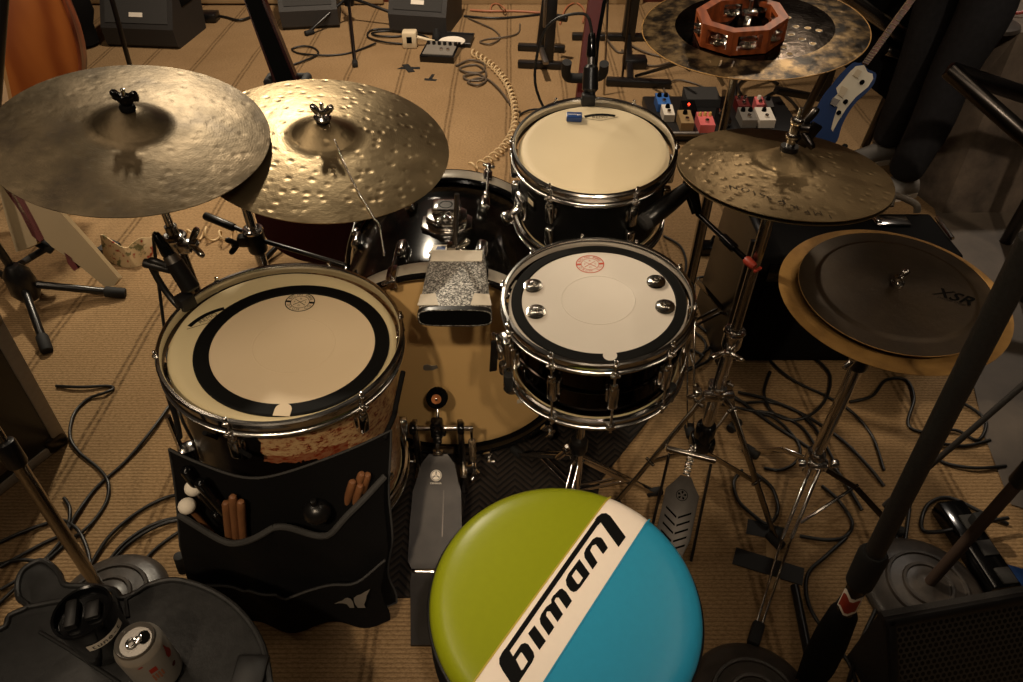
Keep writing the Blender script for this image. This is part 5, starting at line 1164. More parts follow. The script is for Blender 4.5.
# ================================================================== RIGHT FOREGROUND
gb=G(806,688); ptop=Y(1034,238,.60); pt=ptop; bp=V((gb.x,gb.y,0)); d=(pt-bp).normalized(); L_=(pt-bp).length
pol=thing('microphone_stand','black boom stand with cloth-sleeved foot and red label, nearest on the right','stand',loc=bp)
m=MB(); m.tube([bp+d*.0,bp+d*.03,bp+d*.12,bp+d*.22,bp+d*.31,bp+d*.335],[.020,.026,.031,.030,.024,.012],16); m.build('cloth_sleeve','black_cloth',pol,True)
m=MB(); m.cyl(bp+d*.28,bp+d*.50,.0155); m.build('lower_pole','gloss_black',pol,True)
kq=bp+d*.47; m=MB(); m.tube([kq-d*.055,kq-d*.05,kq+d*.03,kq+d*.04],[.016,.022,.023,.018],18); m.build('clutch','rubber',pol,True)
m=MB(); m.cyl(kq+d*.02,pt,.0145); m.build('upper_pole','speaker_paint',pol,True)
lq=bp+d*.365; n_=(CAM-lq); n_=(n_-d*n_.dot(d)).normalized(); s_=d.cross(n_).normalized(); m=MB()
g=[]
for i in range(7):
    a=-1.15+2.3*i/6
    for t_ in (-.028,.028): g.append(lq+d*(t_+.006*math.sin(i*1.4))+(n_*math.cos(a)+s_*math.sin(a))*.0165)
m.add(g,[[i*2,i*2+2,i*2+3,i*2+1] for i in range(6)]); lb=m.build('paper_label','white_paint',pol,True)
m=MB(); g=[]
for i in range(7):
    a=-.95+1.9*i/6
    for t_ in (-.020,.018): g.append(lq+d*(t_+.006*math.sin(i*1.4))+(n_*math.cos(a)+s_*math.sin(a))*.0169)
m.add(g,[[i*2,i*2+2,i*2+3,i*2+1] for i in range(6)]); m.build('red_print','red_tape',lb,True)
for k in range(3):
    a=R(-40+120*k); dd=V((math.cos(a),math.sin(a),0)); m=MB(); m.cyl(bp+V((0,0,.05)),bp+dd*.22+V((0,0,.012)),.010); m.build('leg','satin_black',pol,True)
a_=Y(1022,386,.72); b_=Y(884,506,.72); m=MB(); m.rod(a_+(a_-b_)*.5,b_,.0048,10); bo=tag(m.build('boom_arm','speaker_paint'),'thin dark boom arm crossing in front of the black boom stand','boom arm')
# grille fronted box
h=.20; TL=G(884,617,h); TRr=G(1012,594,h); ex=(TRr-TL).normalized(); ey=V((0,0,1)).cross(ex); sl=R(52)
dn=(-ey*math.cos(sl)-V((0,0,1))*math.sin(sl)).normalized(); Wd=.34; Hd=h/math.sin(sl); gx=thing('floor_monitor','black floor wedge with hexagonal metal grille at the lower right corner','speaker',loc=(TL+TRr)/2)
nrm=ex.cross(-dn).normalized(); nrm=nrm if nrm.z>0 else -nrm
bk=-ey*.0+ey*.012
def quad(a,b,c,dd): return [a,b,c,dd]
P=[TL,TL+ex*Wd,TL+ex*Wd+dn*Hd,TL+dn*Hd]; Qs=[TL+bk,TL+ex*Wd+bk,TL+ex*Wd+bk-V((0,0,h)),TL+bk-V((0,0,h))]
m=MB(); m.wedge(P,Qs,0); m.build('cabinet','speaker_paint',gx,True,sharp=20)
FM=Matrix((ex,-dn,nrm)).transposed().to_4x4(); FM.translation=TL
for c,s_ in (((Wd/2,-.008,.006),(Wd+.01,.018,.016)),((.008,-Hd/2,.006),(.018,Hd,.016)),((Wd-.008,-Hd/2,.006),(.018,Hd,.016)),((Wd/2,-Hd+.008,.006),(Wd,.018,.016))):
    m=MB(); m.M=FM; m.box(c,s_,None,.004); m.build('frame_rail','black_plastic',gx,True)
m=MB(); m.box((0,0,0),(Wd-.03,Hd-.03,.004),None,0); gr=m.build('grille','hex_grille',gx); gr.matrix_local=WM[gx].inverted()@FM@Matrix.Translation((Wd/2,-Hd/2,.004))
# power strip
a_=G(936,512,.02); b_=G(985,588,.02); dS=(b_-a_).normalized(); pw=thing('power_strip','black power strip with sockets on the carpet beyond the round base','power strip',loc=(a_+b_)/2)
Mp=Matrix((dS,V((0,0,1)).cross(dS),V((0,0,1)))).transposed().to_4x4(); Mp.translation=V((a_.x,a_.y,0)); Lq=(b_-a_).length
m=MB(); m.M=Mp; m.box((Lq/2,.035,.022),(Lq+.03,.07,.044),None,.006); m.build('body','gloss_black',pw,True)
for k in range(3):
    m=MB(); m.M=Mp; m.box((.05+.07*k,.045,.046),(.04,.036,.006),None,.003); m.build('socket','grey_trim',pw,True)
m=MB(); m.M=Mp; m.box((.06,.055,.062),(.035,.03,.035),None,.006); m.build('plug','rubber',pw,True)
q=G(985,572,.03); m=MB(); m.box((q.x+.05,q.y-.01,.022),(.08,.05,.04),Matrix.Rotation(R(-20),3,'Z'),.006); tag(m.build('power_adapter','blue_packet'),'small dark blue box next to the power strip at the right edge','adapter')
# tape strips and paddle on the carpet
def tape(label,pts,mt='gaffer',z=.0012,name='gaffer_tape'):
    P=[G(*p) for p in pts]; m=MB(); m.wedge([V((p.x,p.y,.0002)) for p in P],[V((p.x,p.y,z)) for p in P],0); return tag(m.build(name,mt,sharp=10),label,'tape')
tape('short black tape strip on the carpet left of the hi-hat leg foot',[(748,519),(784,528),(782,541),(746,534)])
tape('longer black tape strip lying across a beige strip on the carpet',[(736,548),(804,569),(802,586),(732,564)],z=.0034)
tape('beige tape strip running under the longer black tape strip',[(766,538),(780,541),(780,590),(767,588)],'tape_beige',.002,'beige_tape')
def px5(pts): return [(340+x/4.65,y/4.65) for x,y in pts]
for l,q in (('dark tape cross on the far carpet, its longer bar',[(266,322),(286,313),(372,312),(372,322)]),('dark tape cross on the far carpet, its shorter slanted bar',[(288,303),(318,300),(348,334),(318,338)])): tape(l,px5(q),'rubber',.002 if 'longer' in l else .0035)
tape('dark angled tape mark on the far carpet below the tape cross, flat bar',px5([(394,364),(452,370),(444,378),(392,374)]),'rubber')
tape('dark angled tape mark on the far carpet below the tape cross, upright bar',px5([(414,366),(428,346),(440,348),(428,368)]),'rubber',.003)
# ================================================================== BACKGROUND LEFT
# tripod guitar stand with a V-shaped cream body
hub=G(22,283,.10); vs_=thing('guitar_stand','black folding guitar stand holding the cream V-shaped guitar at left','stand',loc=(hub.x,hub.y,0))
for p in ((121,293),(46,348),(-30,262)):
    q=G(*p,.014); m=MB(); m.rod(hub,q,.0125,12); lg=m.build('leg','satin_black',vs_,True); d=(q-hub).normalized(); m=MB(); m.rod(q-d*.05,q+d*.015,.018,14); m.build('rubber_foot','rubber',lg,True)
m=MB(); m.tube([hub+V((0,0,-.06)),hub+V((0,0,-.03)),hub+V((0,0,.04)),hub+V((0,0,.07))],[.03,.045,.04,.02],16); m.build('hub','satin_black',vs_,True)
m=MB(); m.rod(hub,hub+V((-.10,.06,.62)),.013,12); m.build('pole','satin_black',vs_,True)
y1=Y(30,258,1.97); y2=Y(50,246,1.95); m=MB(); m.rod(hub+V((0,0,.06)),y1,.010,10); m.rod(y1-(y2-y1)*.2,y2,.011,10); m.rod(Y(36,240,1.95),Y(54,250,1.95),.019,14); m.build('yoke','rubber',vs_,True)
nV=V((.25,-.85,.46)).normalized(); pV=G(112,286,.03); pv=lambda px,py: PL(px,py,pV,nV)
gv=thing('electric_guitar','cream V-shaped guitar with red edge leaning in the black stand at left','guitar',loc=pV)
def slab3(mb,pix,th,p0=None):
    A_=[pv(*p) for p in pix]; mb.wedge(A_,[p+(-nV)*th for p in A_],0)
m=MB(); slab3(m,[(14,150),(20,196),(39,234),(52,247),(77,264),(105,287),(114,286),(119,279),(88,243),(60,212),(40,170)],.042); m.build('right_wing','cream_body',gv,True,sharp=30)
m=MB(); slab3(m,[(-40,150),(0,196),(8,226),(16,252),(24,250),(37,244),(34,228),(20,204),(4,176),(-10,150)],.042); m.build('left_wing','cream_body',gv,True,sharp=30)
m=MB(); slab3(m,[(-12,150),(2,186),(20,212),(32,236),(40,242),(44,238),(36,222),(22,196),(14,150)],.030); m.build('red_edge','red_satin',gv,True,sharp=30)
m=MB(); slab3(m,[(64,252),(72,258),(78,268),(74,271),(68,264)],.03); m.build('red_tip','red_satin',gv,True,sharp=30)
m=MB(); slab3(m,[(-30,150),(20,150),(0,60),(-26,60)],.03); m.build('neck','maple',gv,True)
# big wooden instrument body, upper left
nB=V((.35,-.90,.25)).normalized(); pB=Y(60,80,2.45); pb=lambda px,py: PL(px,py,pB,nB)
ub=thing('upright_bass','large orange-brown wooden instrument body at the upper left edge','upright bass',loc=V((pB.x-.25,pB.y,0)))
out=[(-70,-60),(0,-62),(36,-40),(56,-14),(66,8),(74,30),(79,52),(80,72),(74,96),(52,122),(16,138),(-50,140),(-100,90),(-90,0)]
op=smooth([pb(*p) for p in out],5,True); cB=sum(op,V())/len(op)
front=[[p.lerp(cB,t)+nB*(.035*(1-(1-t)**2)) for p in op] for t in (0,.15,.4,.7,.97)]
m=MB(); n=len(op); vs=[p for r_ in front for p in r_]; fs=[[i*n+j,i*n+(j+1)%n,(i+1)*n+(j+1)%n,(i+1)*n+j] for i in range(4) for j in range(n)]+[[4*n+j for j in range(n)]]
m.add(vs,fs); m.build('top_plate','wood_orange',ub,True)
m=MB(); bkp=[p-nB*.16 for p in op]; m.add(op+bkp,[[j,(j+1)%n,n+(j+1)%n,n+j] for j in range(n)]+[[n+j for j in range(n)]]); m.build('ribs','wood_red',ub,True)
m=MB(); m.tube(op,.006,8,True); m.build('edge_binding','wood_red',ub,True)
m=MB(); lo=min(op,key=lambda p:p.z); m.cyl(lo+V((0,.05,.04)),V((lo.x,lo.y+.06,.004)),.008); m.build('endpin','steel_dark',ub,True)
m=MB(); q1_,q0_=Y(-3,110,2.0),Y(5,-6,2.0); m.rod(q1_+(q1_-q0_)*2.2,q0_+(q0_-q1_)*.2,.011,10); tag(m.build('stand_pole','satin_black'),'black upright pole in front of the orange-brown wooden body','pole')
m=MB(); q1_,q0_=Y(130,66,2.9),Y(111,-4,2.9); q1_=q0_+(q1_-q0_)*1.9; 
m.rod(q1_,q0_,.010,10); tag(m.build('stand_rod','satin_black'),'thin black rod rising behind the dark ride cymbal toward the far speaker','pole')
q=G(82,52); bgx=thing('gig_bag','black soft bag standing behind the orange-brown wooden body','bag',loc=q)
m=MB(); m.tube(smooth([q+V((-.02,.1,.02)),q+V((-.02,.1,.25)),q+V((-.06,.1,.5)),q+V((-.1,.12,.7))],4),[.08]*3+[.11]*4+[.12]*3+[.10]*3,14); m.build('body','black_cloth',bgx,True)
m=MB(); m.tube(smooth([q+V((-.02,.02,.56)),q+V((.02,.0,.62)),q+V((.05,.02,.72))],4),.008,8); m.build('trim','white_paint',bgx,True)
# strap on the floor with dark card
q=[G(104,258,.0),G(118,266,0),G(134,268,0),G(148,262,0),G(158,254,0)]
m=MB(); pa=smooth(q,6); vs=[];fs=[]
for i,p in enumerate(pa): h_=.075+.012*math.sin(i*.5); vs+=[V((p.x,p.y,.002)),V((p.x,p.y+.035,h_)),V((p.x,p.y+.039,h_)),V((p.x,p.y+.004,.002))]
for i in range(len(pa)-1):
    for j in range(4): fs.append([i*4+j,i*4+(j+1)%4,i*4+4+(j+1)%4,i*4+4+j])
m.add(vs,fs+[[0,1,2,3],[len(vs)-1,len(vs)-2,len(vs)-3,len(vs)-4]]); tag(m.build('guitar_strap','floral_strap'),'patterned cream strap with red flowers lying on the carpet at left','strap')
tape('small dark grey card lying beside the patterned strap',[(98,253),(112,243),(122,247),(108,256)],'grey_trim',.02,'card')['category']='card'
# dark red guitar seen below the crash
nR=V((0,-.93,.37)).normalized(); pR=G(300,262,.03); pr_=lambda px,py: PL(px,py,pR,nR)
rg=thing('electric_guitar','very dark red guitar leaning behind the pale hammered crash cymbal','guitar',loc=pR)
bo_=smooth([pr_(*p) for p in [(250,180),(254,212),(262,232),(276,248),(296,259),(322,264),(348,262),(372,246),(378,216),(360,190),(352,160),(330,120),(312,110),(290,112),(272,130),(262,150)]],4,True)
m=MB(); m.wedge(bo_,[p-nR*.05 for p in bo_],0); m.build('body','dark_red_gloss',rg,True,sharp=50)
m=MB(); A_=[pr_(*p)+nR*.012 for p in [(288,130),(316,130),(298,80),(262,-8),(242,-8),(274,80)]]; m.wedge(A_,[p-nR*.035 for p in A_],0); m.build('neck','dark_red_gloss',rg,True)
m=MB(); A_=[pr_(*p)+nR*.0135 for p in [(291,130),(313,130),(295,80),(260,-6),(244,-6),(277,80)]]; m.wedge(A_,[p+nR*.002 for p in A_],0); m.build('fingerboard','foam_black',rg,True)
q=G(273,96); st=thing('guitar_stand','black stand with padded arms behind the dark red guitar','stand',loc=G(330,240)+V((0,.25,0)))
bq=WM[st].translation; m=MB(); m.rod(bq+V((0,0,.03)),Y(290,72,2.32),.011,10); m.build('pole','satin_black',st,True)
for p in ((345,262),(262,262),(160,78)):
    q=G(*p,.014); m=MB(); m.rod(bq+V((0,0,.10)),q,.010,10); lg=m.build('leg','satin_black',st,True)
m=MB(); a_=Y(272,76,2.28); b_=Y(308,76,2.28); m.rod(a_,b_,.010,10); m.rod(a_,a_+V((0,-.06,.0)),.014,12); m.rod(b_,b_+V((0,-.06,0)),.014,12); m.build('yoke','rubber',st,True)
# ================================================================== STAGE MONITOR WEDGES
def wedge_mon(label,fl,fr_,h,dep,yaw):
    w=(fr_-fl).length; ex=(fr_-fl).normalized(); ey=V((0,0,1)).cross(ex); T=Matrix((ex,ey,V((0,0,1)))).transposed().to_4x4(); T.translation=fl
    t=thing('stage_monitor',label,'speaker',loc=(fl+fr_)/2,group=None)
    sec=[(.02,.0),(.0,.02),(.0,.11),(.20,h),(dep-.06,h),(dep,h-.16),(dep-.05,0)]
    m=MB(); m.M=T; A_=[V((0,y,z)) for y,z in sec]; B_=[V((w,y,z)) for y,z in sec]; m.wedge(A_,B_,0); m.build('cabinet','speaker_paint',t,True,sharp=15)
    a=V((.03,-.002,.125)); u=V((0,.20,h-.11)).normalized(); n=V((0,-u.z,u.y)); Lh=math.hypot(.20,h-.11)
    m=MB(); m.M=T; P=[V((.03,0,.11))+u*.03+n*.004,V((w-.03,0,.11))+u*.03+n*.004,V((w-.03,0,.11))+u*(Lh-.01)+n*.004,V((.03,0,.11))+u*(Lh-.01)+n*.004]; m.wedge(P,[p-n*.006 for p in P],0); g=m.build('grille','grey_trim',t,True)
    m=MB(); m.M=T; c=V((w*.5,0,.11))+u*.075+n*.007; P=[c+V((-.04,0,0))-u*.012,c+V((.04,0,0))-u*.012,c+V((.04,0,0))+u*.012,c+V((-.04,0,0))+u*.012]; m.wedge(P,[p-n*.003 for p in P],0); m.build('name_plate','white_paint',g,True)
    m=MB(); m.M=T; m.box((w+.002,dep*.55,h*.55),(.006,.14,.09),None,.002); m.build('side_handle','foam_black',t,True); return t
wedge_mon('black stage monitor wedge at far left, nearest the orange-brown wood',G(108,47),G(179,50),.42,.42,0)
wedge_mon('black stage monitor wedge in the middle, behind the dark guitar neck',G(283,31),G(340,28),.40,.40,0)
wedge_mon('black stage monitor wedge on the right, behind the small mixer',G(390,33),G(447,37),.42,.42,0)
m=MB(); q=G(208,21); m.box(q+V((0,0,.03)),(.14,.10,.05),None,.01); tag(m.build('stage_box','satin_black'),'flat black box on the floor between the far speakers at left','box')
# mic stand tripod in the far middle
q=G(352,22); mst=thing('microphone_stand','black tripod microphone stand between the middle and right far speakers','stand',loc=q)
m=MB(); m.rod(q+V((0,0,.10)),q+V((0,.02,1.35)),.011,12); m.build('pole','satin_black',mst,True); m=MB(); m.tube([q+V((0,0,.10)),q+V((0,0,.14)),q+V((0,0,.24)),q+V((0,0,.30))],[.03,.035,.028,.016],14); m.build('leg_hub','satin_black',mst,True)
for p in ((308,33),(355,64),(430,27)):
    f_=G(*p,.014); m=MB(); m.rod(q+V((0,0,.15)),f_,.010,10); lg=m.build('leg','satin_black' if p[0]!=355 else 'steel_dark',mst,True); d=(f_-q).normalized(); m=MB(); m.rod(f_-d*.04,f_+d*.02,.016,12); m.build('rubber_foot','rubber',lg,True)
# little mixer, adaptor, tray
def pedalbox(name,label,cat,l,r_,dep,h,mt,knobs=0,kmat='foam_black',foot=False,slope=.3,led=False,group=None,lblm=None):
    ex=(r_-l); w=ex.length; ex.normalize(); ey=V((0,0,1)).cross(ex); T=Matrix((ex,ey,V((0,0,1)))).transposed().to_4x4(); T.translation=l
    t=thing(name,label,cat,loc=l+ex*w/2,group=group)
    m=MB(); m.M=T; sec=[(0,0),(0,h*(1-slope)),(dep,h),(dep,0)]; m.wedge([V((0,y,z)) for y,z in sec],[V((w,y,z)) for y,z in sec],0); m.build('case',mt,t,True,sharp=20)
    tz=lambda y:h*(1-slope)+h*slope*y/dep
    for k in range(knobs):
        m=MB(); m.M=T; x=w*(k+.5)/knobs; m.tube([(x,dep*.72,tz(dep*.72)-.002),(x,dep*.72,tz(dep*.72)+.010),(x,dep*.72,tz(dep*.72)+.016)],[min(.011,w/knobs*.36),min(.010,w/knobs*.34),min(.007,w/knobs*.25)],12); m.build('knob',kmat,t,True)
    if foot: m=MB(); m.M=T; m.rod((w/2,dep*.25,tz(dep*.25)-.002),(w/2,dep*.25,tz(dep*.25)+.014),.009,12); m.build('footswitch','chrome',t,True)
    if led: m=MB(); m.M=T; m.ball((w*.5,dep*.55,tz(dep*.55)+.003),.006,n=10); m.build('indicator_light','led_red',t,True)
    return t,T,w
mx,T,w=pedalbox('mixer','small black mixer with silver faceplate and knobs on the far carpet','mixer',G(420,62),G(454,64),.20,.05,'gloss_black',0,slope=.3)
m=MB(); m.M=T; P=[V((.012,.02,.041)),V((w-.012,.02,.041)),V((w-.012,.185,.0525)),V((.012,.185,.0525))]; m.wedge(P,[p-V((0,0,.004)) for p in P],0); fpn=m.build('faceplate','grey_paint',mx,True)
for k in range(6):
    m=MB(); m.M=T; x=w*(k+.6)/6.2; m.rod((x,.145,.045),(x,.145,.066),.010,12); m.build('knob','gloss_black',mx,True)
for k in range(2): m=MB(); m.M=T; x=w*(.56+.2*k); m.rod((x,.07,.042),(x,.07,.060),.009,12); m.build('knob','chrome',mx,True)
ad=thing('power_adapter','cream white power adaptor block left of the small mixer','adapter',loc=G(410,49)); q=WM[ad].translation; m=MB(); m.box(q+V((0,.04,.045)),(.085,.075,.09),None,.01); m.build('body','cream_plastic',ad,True)
m=MB(); m.box(q+V((0,.0,.05)),(.03,.006,.035),None,.002); m.build('socket','foam_black',ad,True); m=MB(); m.rod(q+V((.04,.05,.05)),q+V((.14,.06,.02)),.010,10); m.build('plug_lead','cream_plastic',ad,True)
ty=thing('floor_tray','flat dark tray on the far carpet behind the small mixer','tray',loc=G(455,43)); P=[G(434,46),G(470,48),G(474,38),G(440,36)]; m=MB(); m.wedge([p+V((0,0,.001)) for p in P],[p+V((0,0,.02)) for p in P],0); m.build('base','black_plastic',ty,True); m=MB(); m.tube([p+V((0,0,.022)) for p in P],.007,8,True); m.build('rim','black_plastic',ty,True)
q=G(452,43,.022); m=MB(); m.lathe([(0.0001,.004),(.062,.004),(.075,.012),(.077,.011),(.065,.0),(0.0001,.0)],Matrix.Translation(q+V((0,0,.001))),32); tag(m.build('dish','white_paint'),'round white dish resting on the flat dark tray','dish')
q=G(437,42); m=MB(); m.tube([q+V((0,0,.002)),q+V((0,0,.02)),q+V((0,0,.05)),q+V((0,0,.075))],[.028,.03,.022,.010],14); tag(m.build('plug_block','rubber'),'small black plug block standing by the white dish','plug')
# ================================================================== KEYBOARD STANDS AND SECOND RED GUITAR
q=G(543,48); ks=thing('keyboard_stand','black keyboard stand with two flat T feet in the far middle','stand',loc=q)
for i,(l,r_,cx,top) in enumerate((((518,46.5),(565,48.5),541,(548,-8)),((518,63.5),(568,65.5),548,(553,-8)))):
    a_,b_=G(*l,.02),G(*r_,.02); m=MB(); m.bar(a_,b_,.045,.035,(0,0,1),.006); ft_=m.build('foot','satin_black',ks,True)
    c_=G(cx,l[1]-1,.03); t_=Y(top[0],top[1],c_.y+.02); t_=c_+(t_-c_)*1.15; m=MB(); m.bar(c_,t_,.055,.04,(0,1,0),.006); m.build('leg','satin_black',ks,True)
m=MB(); a_=G(541,47,.02); m.bar(G(546,63,.10),G(541,49,.10),.03,.02,(0,0,1),.004); m.box(V((a_.x+.02,a_.y-.03,.22)),(.03,.03,.16),None,.004); m.build('brace','alu',ks,True)
m=MB(); a_=Y(556,17,4.0); m.rod(a_,a_+V((.06,-.03,.0)),.018,12); m.build('knob','satin_black',ks,True)
nG=V((.08,-.94,.33)).normalized(); pG=G(572,150,.04); pg=lambda px,py: PL(px,py,pG,nG)
sg=thing('electric_guitar','dark red guitar with tall neck standing behind the rack tom','guitar',loc=pG)
bo_=smooth([pg(*p) for p in [(498,230),(502,196),(516,172),(530,160),(548,152),(560,132),(584,128),(600,136),(606,158),(628,170),(640,200),(630,236),(590,252),(530,252)]],4,True)
m=MB(); m.wedge(bo_,[p-nG*.045 for p in bo_],0); m.build('body','red_satin',sg,True,sharp=50)
m=MB(); A_=[pg(*p)+nG*.01 for p in [(571,140),(590,140),(598,40),(607,-10),(590,-10),(583,40)]]; m.wedge(A_,[p-nG*.03 for p in A_],0); m.build('neck','red_satin',sg,True)
m=MB(); A_=[pg(*p)+nG*.0115 for p in [(586,140),(591,140),(599,40),(608,-10),(604,-10),(595,40)]]; m.wedge(A_,[p+nG*.002 for p in A_],0); m.build('fingerboard','foam_black',sg,True)
q=G(600,140); gs=thing('guitar_stand','black guitar stand with padded hook around the neck behind the rack tom','stand',loc=q+V((0,.15,0)))
b_=WM[gs].translation; a1_=Y(566,66,2.75); a2_=Y(572,78,2.75); a3_=Y(600,76,2.75); a4_=Y(603,66,2.75)
m=MB(); m.tube(smooth([a1_+V((0,-.04,.03)),a1_+V((0,-.02,-.02)),a2_,a3_,a4_+V((0,-.03,.02))],5),.019,12); m.build('hook','rubber',gs,True)
m=MB(); m.rod(b_+V((0,0,.02)),Y(588,78,2.75),.012,12); m.build('pole','satin_black',gs,True)
for dx,dy in ((-.22,-.12),(.24,-.10),(.02,.26)): m=MB(); m.rod(b_+V((0,0,.12)),b_+V((dx,dy,.014)),.011,10); m.build('leg','satin_black',gs,True)
q=G(640,84); k2=thing('keyboard_stand','black stand with long flat foot behind the rack tom and effects board','stand',loc=q)
for l,r_ in (((606,81),(671,84)),((572,36),(650,37))): m=MB(); m.bar(G(*l,.02),G(*r_,.02),.05,.035,(0,0,1),.006); m.build('foot','satin_black',k2,True)
m=MB(); c_=G(628,36,.03); m.bar(c_,c_+V((.03,.0,1.0)),.075,.05,(0,1,0),.006); m.build('leg','satin_black',k2,True)
m=MB(); m.bar(G(630,80,.03),G(628,37,.03),.03,.03); m.build('brace','satin_black',k2,True)
m=MB(); q=G(622,80); m.rod(q+V((0,0,.003)),q+V((0,.0,1.1)),.007,10); tag(m.build('stand_rod','steel_dark'),'thin dark upright rod left of the far black stand','pole')
m=MB(); q=G(604,95); m.rod(q+V((0,0,.003)),Y(608,-6,q.y+.02),.006,10); tag(m.build('stand_rod','chrome_worn'),'thin brass-coloured upright rod behind the rack tom microphone','pole')
m=MB(); m.rod(G(636,76,.02),Y(690,60,3.3),.009,10); tag(m.build('strut','satin_black'),'slanted black strut from the far stand foot toward the drilled cymbal','pole')
m=MB(); q=G(634,67); m.box(q+V((0,0,.03)),(.13,.09,.055),None,.012); tag(m.build('pedal','satin_black'),'small black pedal lying on the carpet beyond the rack tom','pedal')
q=G(730,98); ts=thing('microphone_stand','black tripod stand with splayed legs behind the drilled dark cymbal','stand',loc=q+V((.0,.1,0)))
b_=WM[ts].translation
m=MB(); m.rod(b_+V((0,0,.22)),b_+V((.02,.04,1.2)),.012,12); m.build('pole','satin_black',ts,True)
for p in ((697,70),(800,70),(735,104)): m=MB(); m.rod(b_+V((0,0,.25)) if p[0]!=697 else b_+V((-.02,0,.03)),G(*p,.016) if p[0]!=697 else Y(699,72,2.9)+V((0,0,.1)),.011,10); m.build('leg','satin_black',ts,True)
m=MB(); m.bar(G(820,98,.0)+V((.0,0,.0)),G(820,98,.0)+V((.0,0,.75)),.06,.04,(0,1,0),.004); m.bar(G(820,98,.05),G(776,90,.12),.035,.03); tag(m.build('chair_leg','satin_black'),'black square upright with cross bar left of the blue guitar','stand')
# ================================================================== EFFECTS BOARD
pb0,pb1=G(652,140),G(800,140); bd_=thing('pedal_board','flat black effects board carrying small pedals behind the hi-hat','pedal board',loc=(pb0+pb1)/2)
m=MB(); q=(pb0+pb1)/2; Wb=(pb1-pb0).length; m.box(q+V((0,.17,.03)),(Wb,.40,.045),None,.01); m.build('deck','black_plastic',bd_,True)
m=MB(); m.rod(pb0+V((.01,-.03,.045)),pb1+V((-.01,-.03,.045)),.012,10); m.build('front_rail','alu',bd_,True)
Zb=.054
def pdl(label,l,r_,dep,h,mt,kn,km='foam_black',foot=True,led=False):
    a_=G(*l,Zb); b_=G(*r_,Zb); return pedalbox('effect_pedal',label,'effect pedal',V((a_.x,a_.y,Zb)),V((b_.x,a_.y,Zb)),dep,h,mt,kn,km,foot,.25,led,'pedals on the effects board')
pdl('blue effect pedal with two black knobs at the left end of the board',(657,112),(670,112),.10,.05,'blue_paint',2)
pdl('pale effect pedal below the blue one beside the rack tom',(663,122),(674,122),.09,.045,'white_paint',1)
pdl('tan effect pedal with chrome footswitch beside the pink one',(680,131),(693,131),.11,.05,'tan_paint',1)
pdl('black effect pedal with glowing red light behind the tan one',(682,118),(696,118),.08,.05,'gloss_black',0,led=True,foot=False)
pdl('pink effect pedal with yellow knobs at the front of the board',(699,133),(714,133),.11,.05,'pink_paint',3,'yellow_knob')
pdl('wide dark grey effect unit at the back of the board',(686,107),(720,108),.12,.05,'grey_trim',0,foot=False)
pdl('black effect pedal with chrome knobs left of the grey chrome rod',(719,128),(730,128),.10,.05,'gloss_black',2,'chrome')
pdl('red-brown effect pedal behind the grey chrome rod',(737,114),(749,114),.09,.05,'red_satin',2,'chrome')
pdl('grey metal effect pedal right of the grey chrome rod',(741,128),(756,128),.11,.05,'grey_paint',2)
pdl('white effect pedal at the right end of the board',(758,128),(774,128),.11,.05,'white_paint',1)
pdl('small pink effect pedal at the back right of the board',(755,112),(763,112),.06,.05,'pink_paint',1,'white_paint')
pdl('small silver effect pedal standing behind the white one',(765,116),(772,116),.08,.06,'alu',1,foot=False)
# ================================================================== AMPLIFIER behind the hi-hat
af=V((.60,1.50,0)); AH=.40; r1=G(963,251,AH); r2=G(944,212,AH); l2=G(800,205,AH)
exA=V((1,.03,0)).normalized(); AFL=V((.67,r1.y-.02,0)); W=r1.x-.67; Dp=r2.y-r1.y+.02
am=thing('amplifier','black amplifier with chrome corner and top handle behind the stacked cymbals','amplifier',loc=(AFL.x+W/2,AFL.y+Dp/2,0))
m=MB(); m.box((AFL.x+W/2,AFL.y+Dp/2,AH/2),(W,Dp,AH-.004),None,.012,3); m.build('cabinet','black_cloth',am,True)
m=MB(); m.box((AFL.x+W/2,AFL.y-.002,AH*.40),(W-.06,.012,AH*.66),None,.003); m.build('grille_cloth','black_cloth',am,True)
m=MB(); m.box((AFL.x+W/2,AFL.y-.003,AH*.86),(W-.06,.010,AH*.14),None,.003); cp_=m.build('control_panel','gloss_black',am,True)
for k in range(7): m=MB(); x=AFL.x+.08+k*.075; m.rod((x,AFL.y-.006,AH*.86),(x,AFL.y-.028,AH*.86),.011,12); m.build('knob','steel_dark',cp_,True)
a_=G(936,218,AH); b_=G(952,240,AH); m=MB(); m.rod(a_+V((0,0,.004)),b_+V((0,0,.004)),.006,8); m.build('corner_strip','jingle_metal',am,True)
h1_=G(880,222,AH); m=MB(); m.box((h1_.x+.03,h1_.y,AH+.003),(.10,.045,.008),None,.003); m.box((h1_.x-.01,h1_.y,AH+.008),(.015,.03,.008),None,.002); m.build('switch_plate','chrome',am,True)
a_=G(890,206,AH); b_=G(917,212,AH); m=MB(); m.tube(smooth([a_,a_+V((.015,.02,.022)),b_+V((-.01,.01,.022)),b_],6),.010,10); m.build('top_handle','white_pipe',am,True)
m=MB(); a_=V((.50,1.43,.0)); 
pl=thing('panel_board','dark upright board leaning against the left side of the amplifier','board',loc=(.645,1.66,0)); m.box((.645,1.68,.235),(.024,.30,.46),Matrix.Rotation(R(3),3,'Y'),.004); m.build('face','satin_black',pl,True); m=MB(); m.box((.634,1.525,.235),(.02,.012,.45),None,.002); m.build('edge','satin_black',pl,True)
q=G(714,297,.03); m=MB(); m.lathe([(0.0001,.05),(.02,.05),(.032,.044),(.035,.03),(.035,.006),(.033,0),(0.0001,0)],Matrix.Translation((q.x,q.y,.001)),28); tag(m.build('rubber_puck','grey_trim'),'grey rubber puck on the carpet left of the upright board','puck')
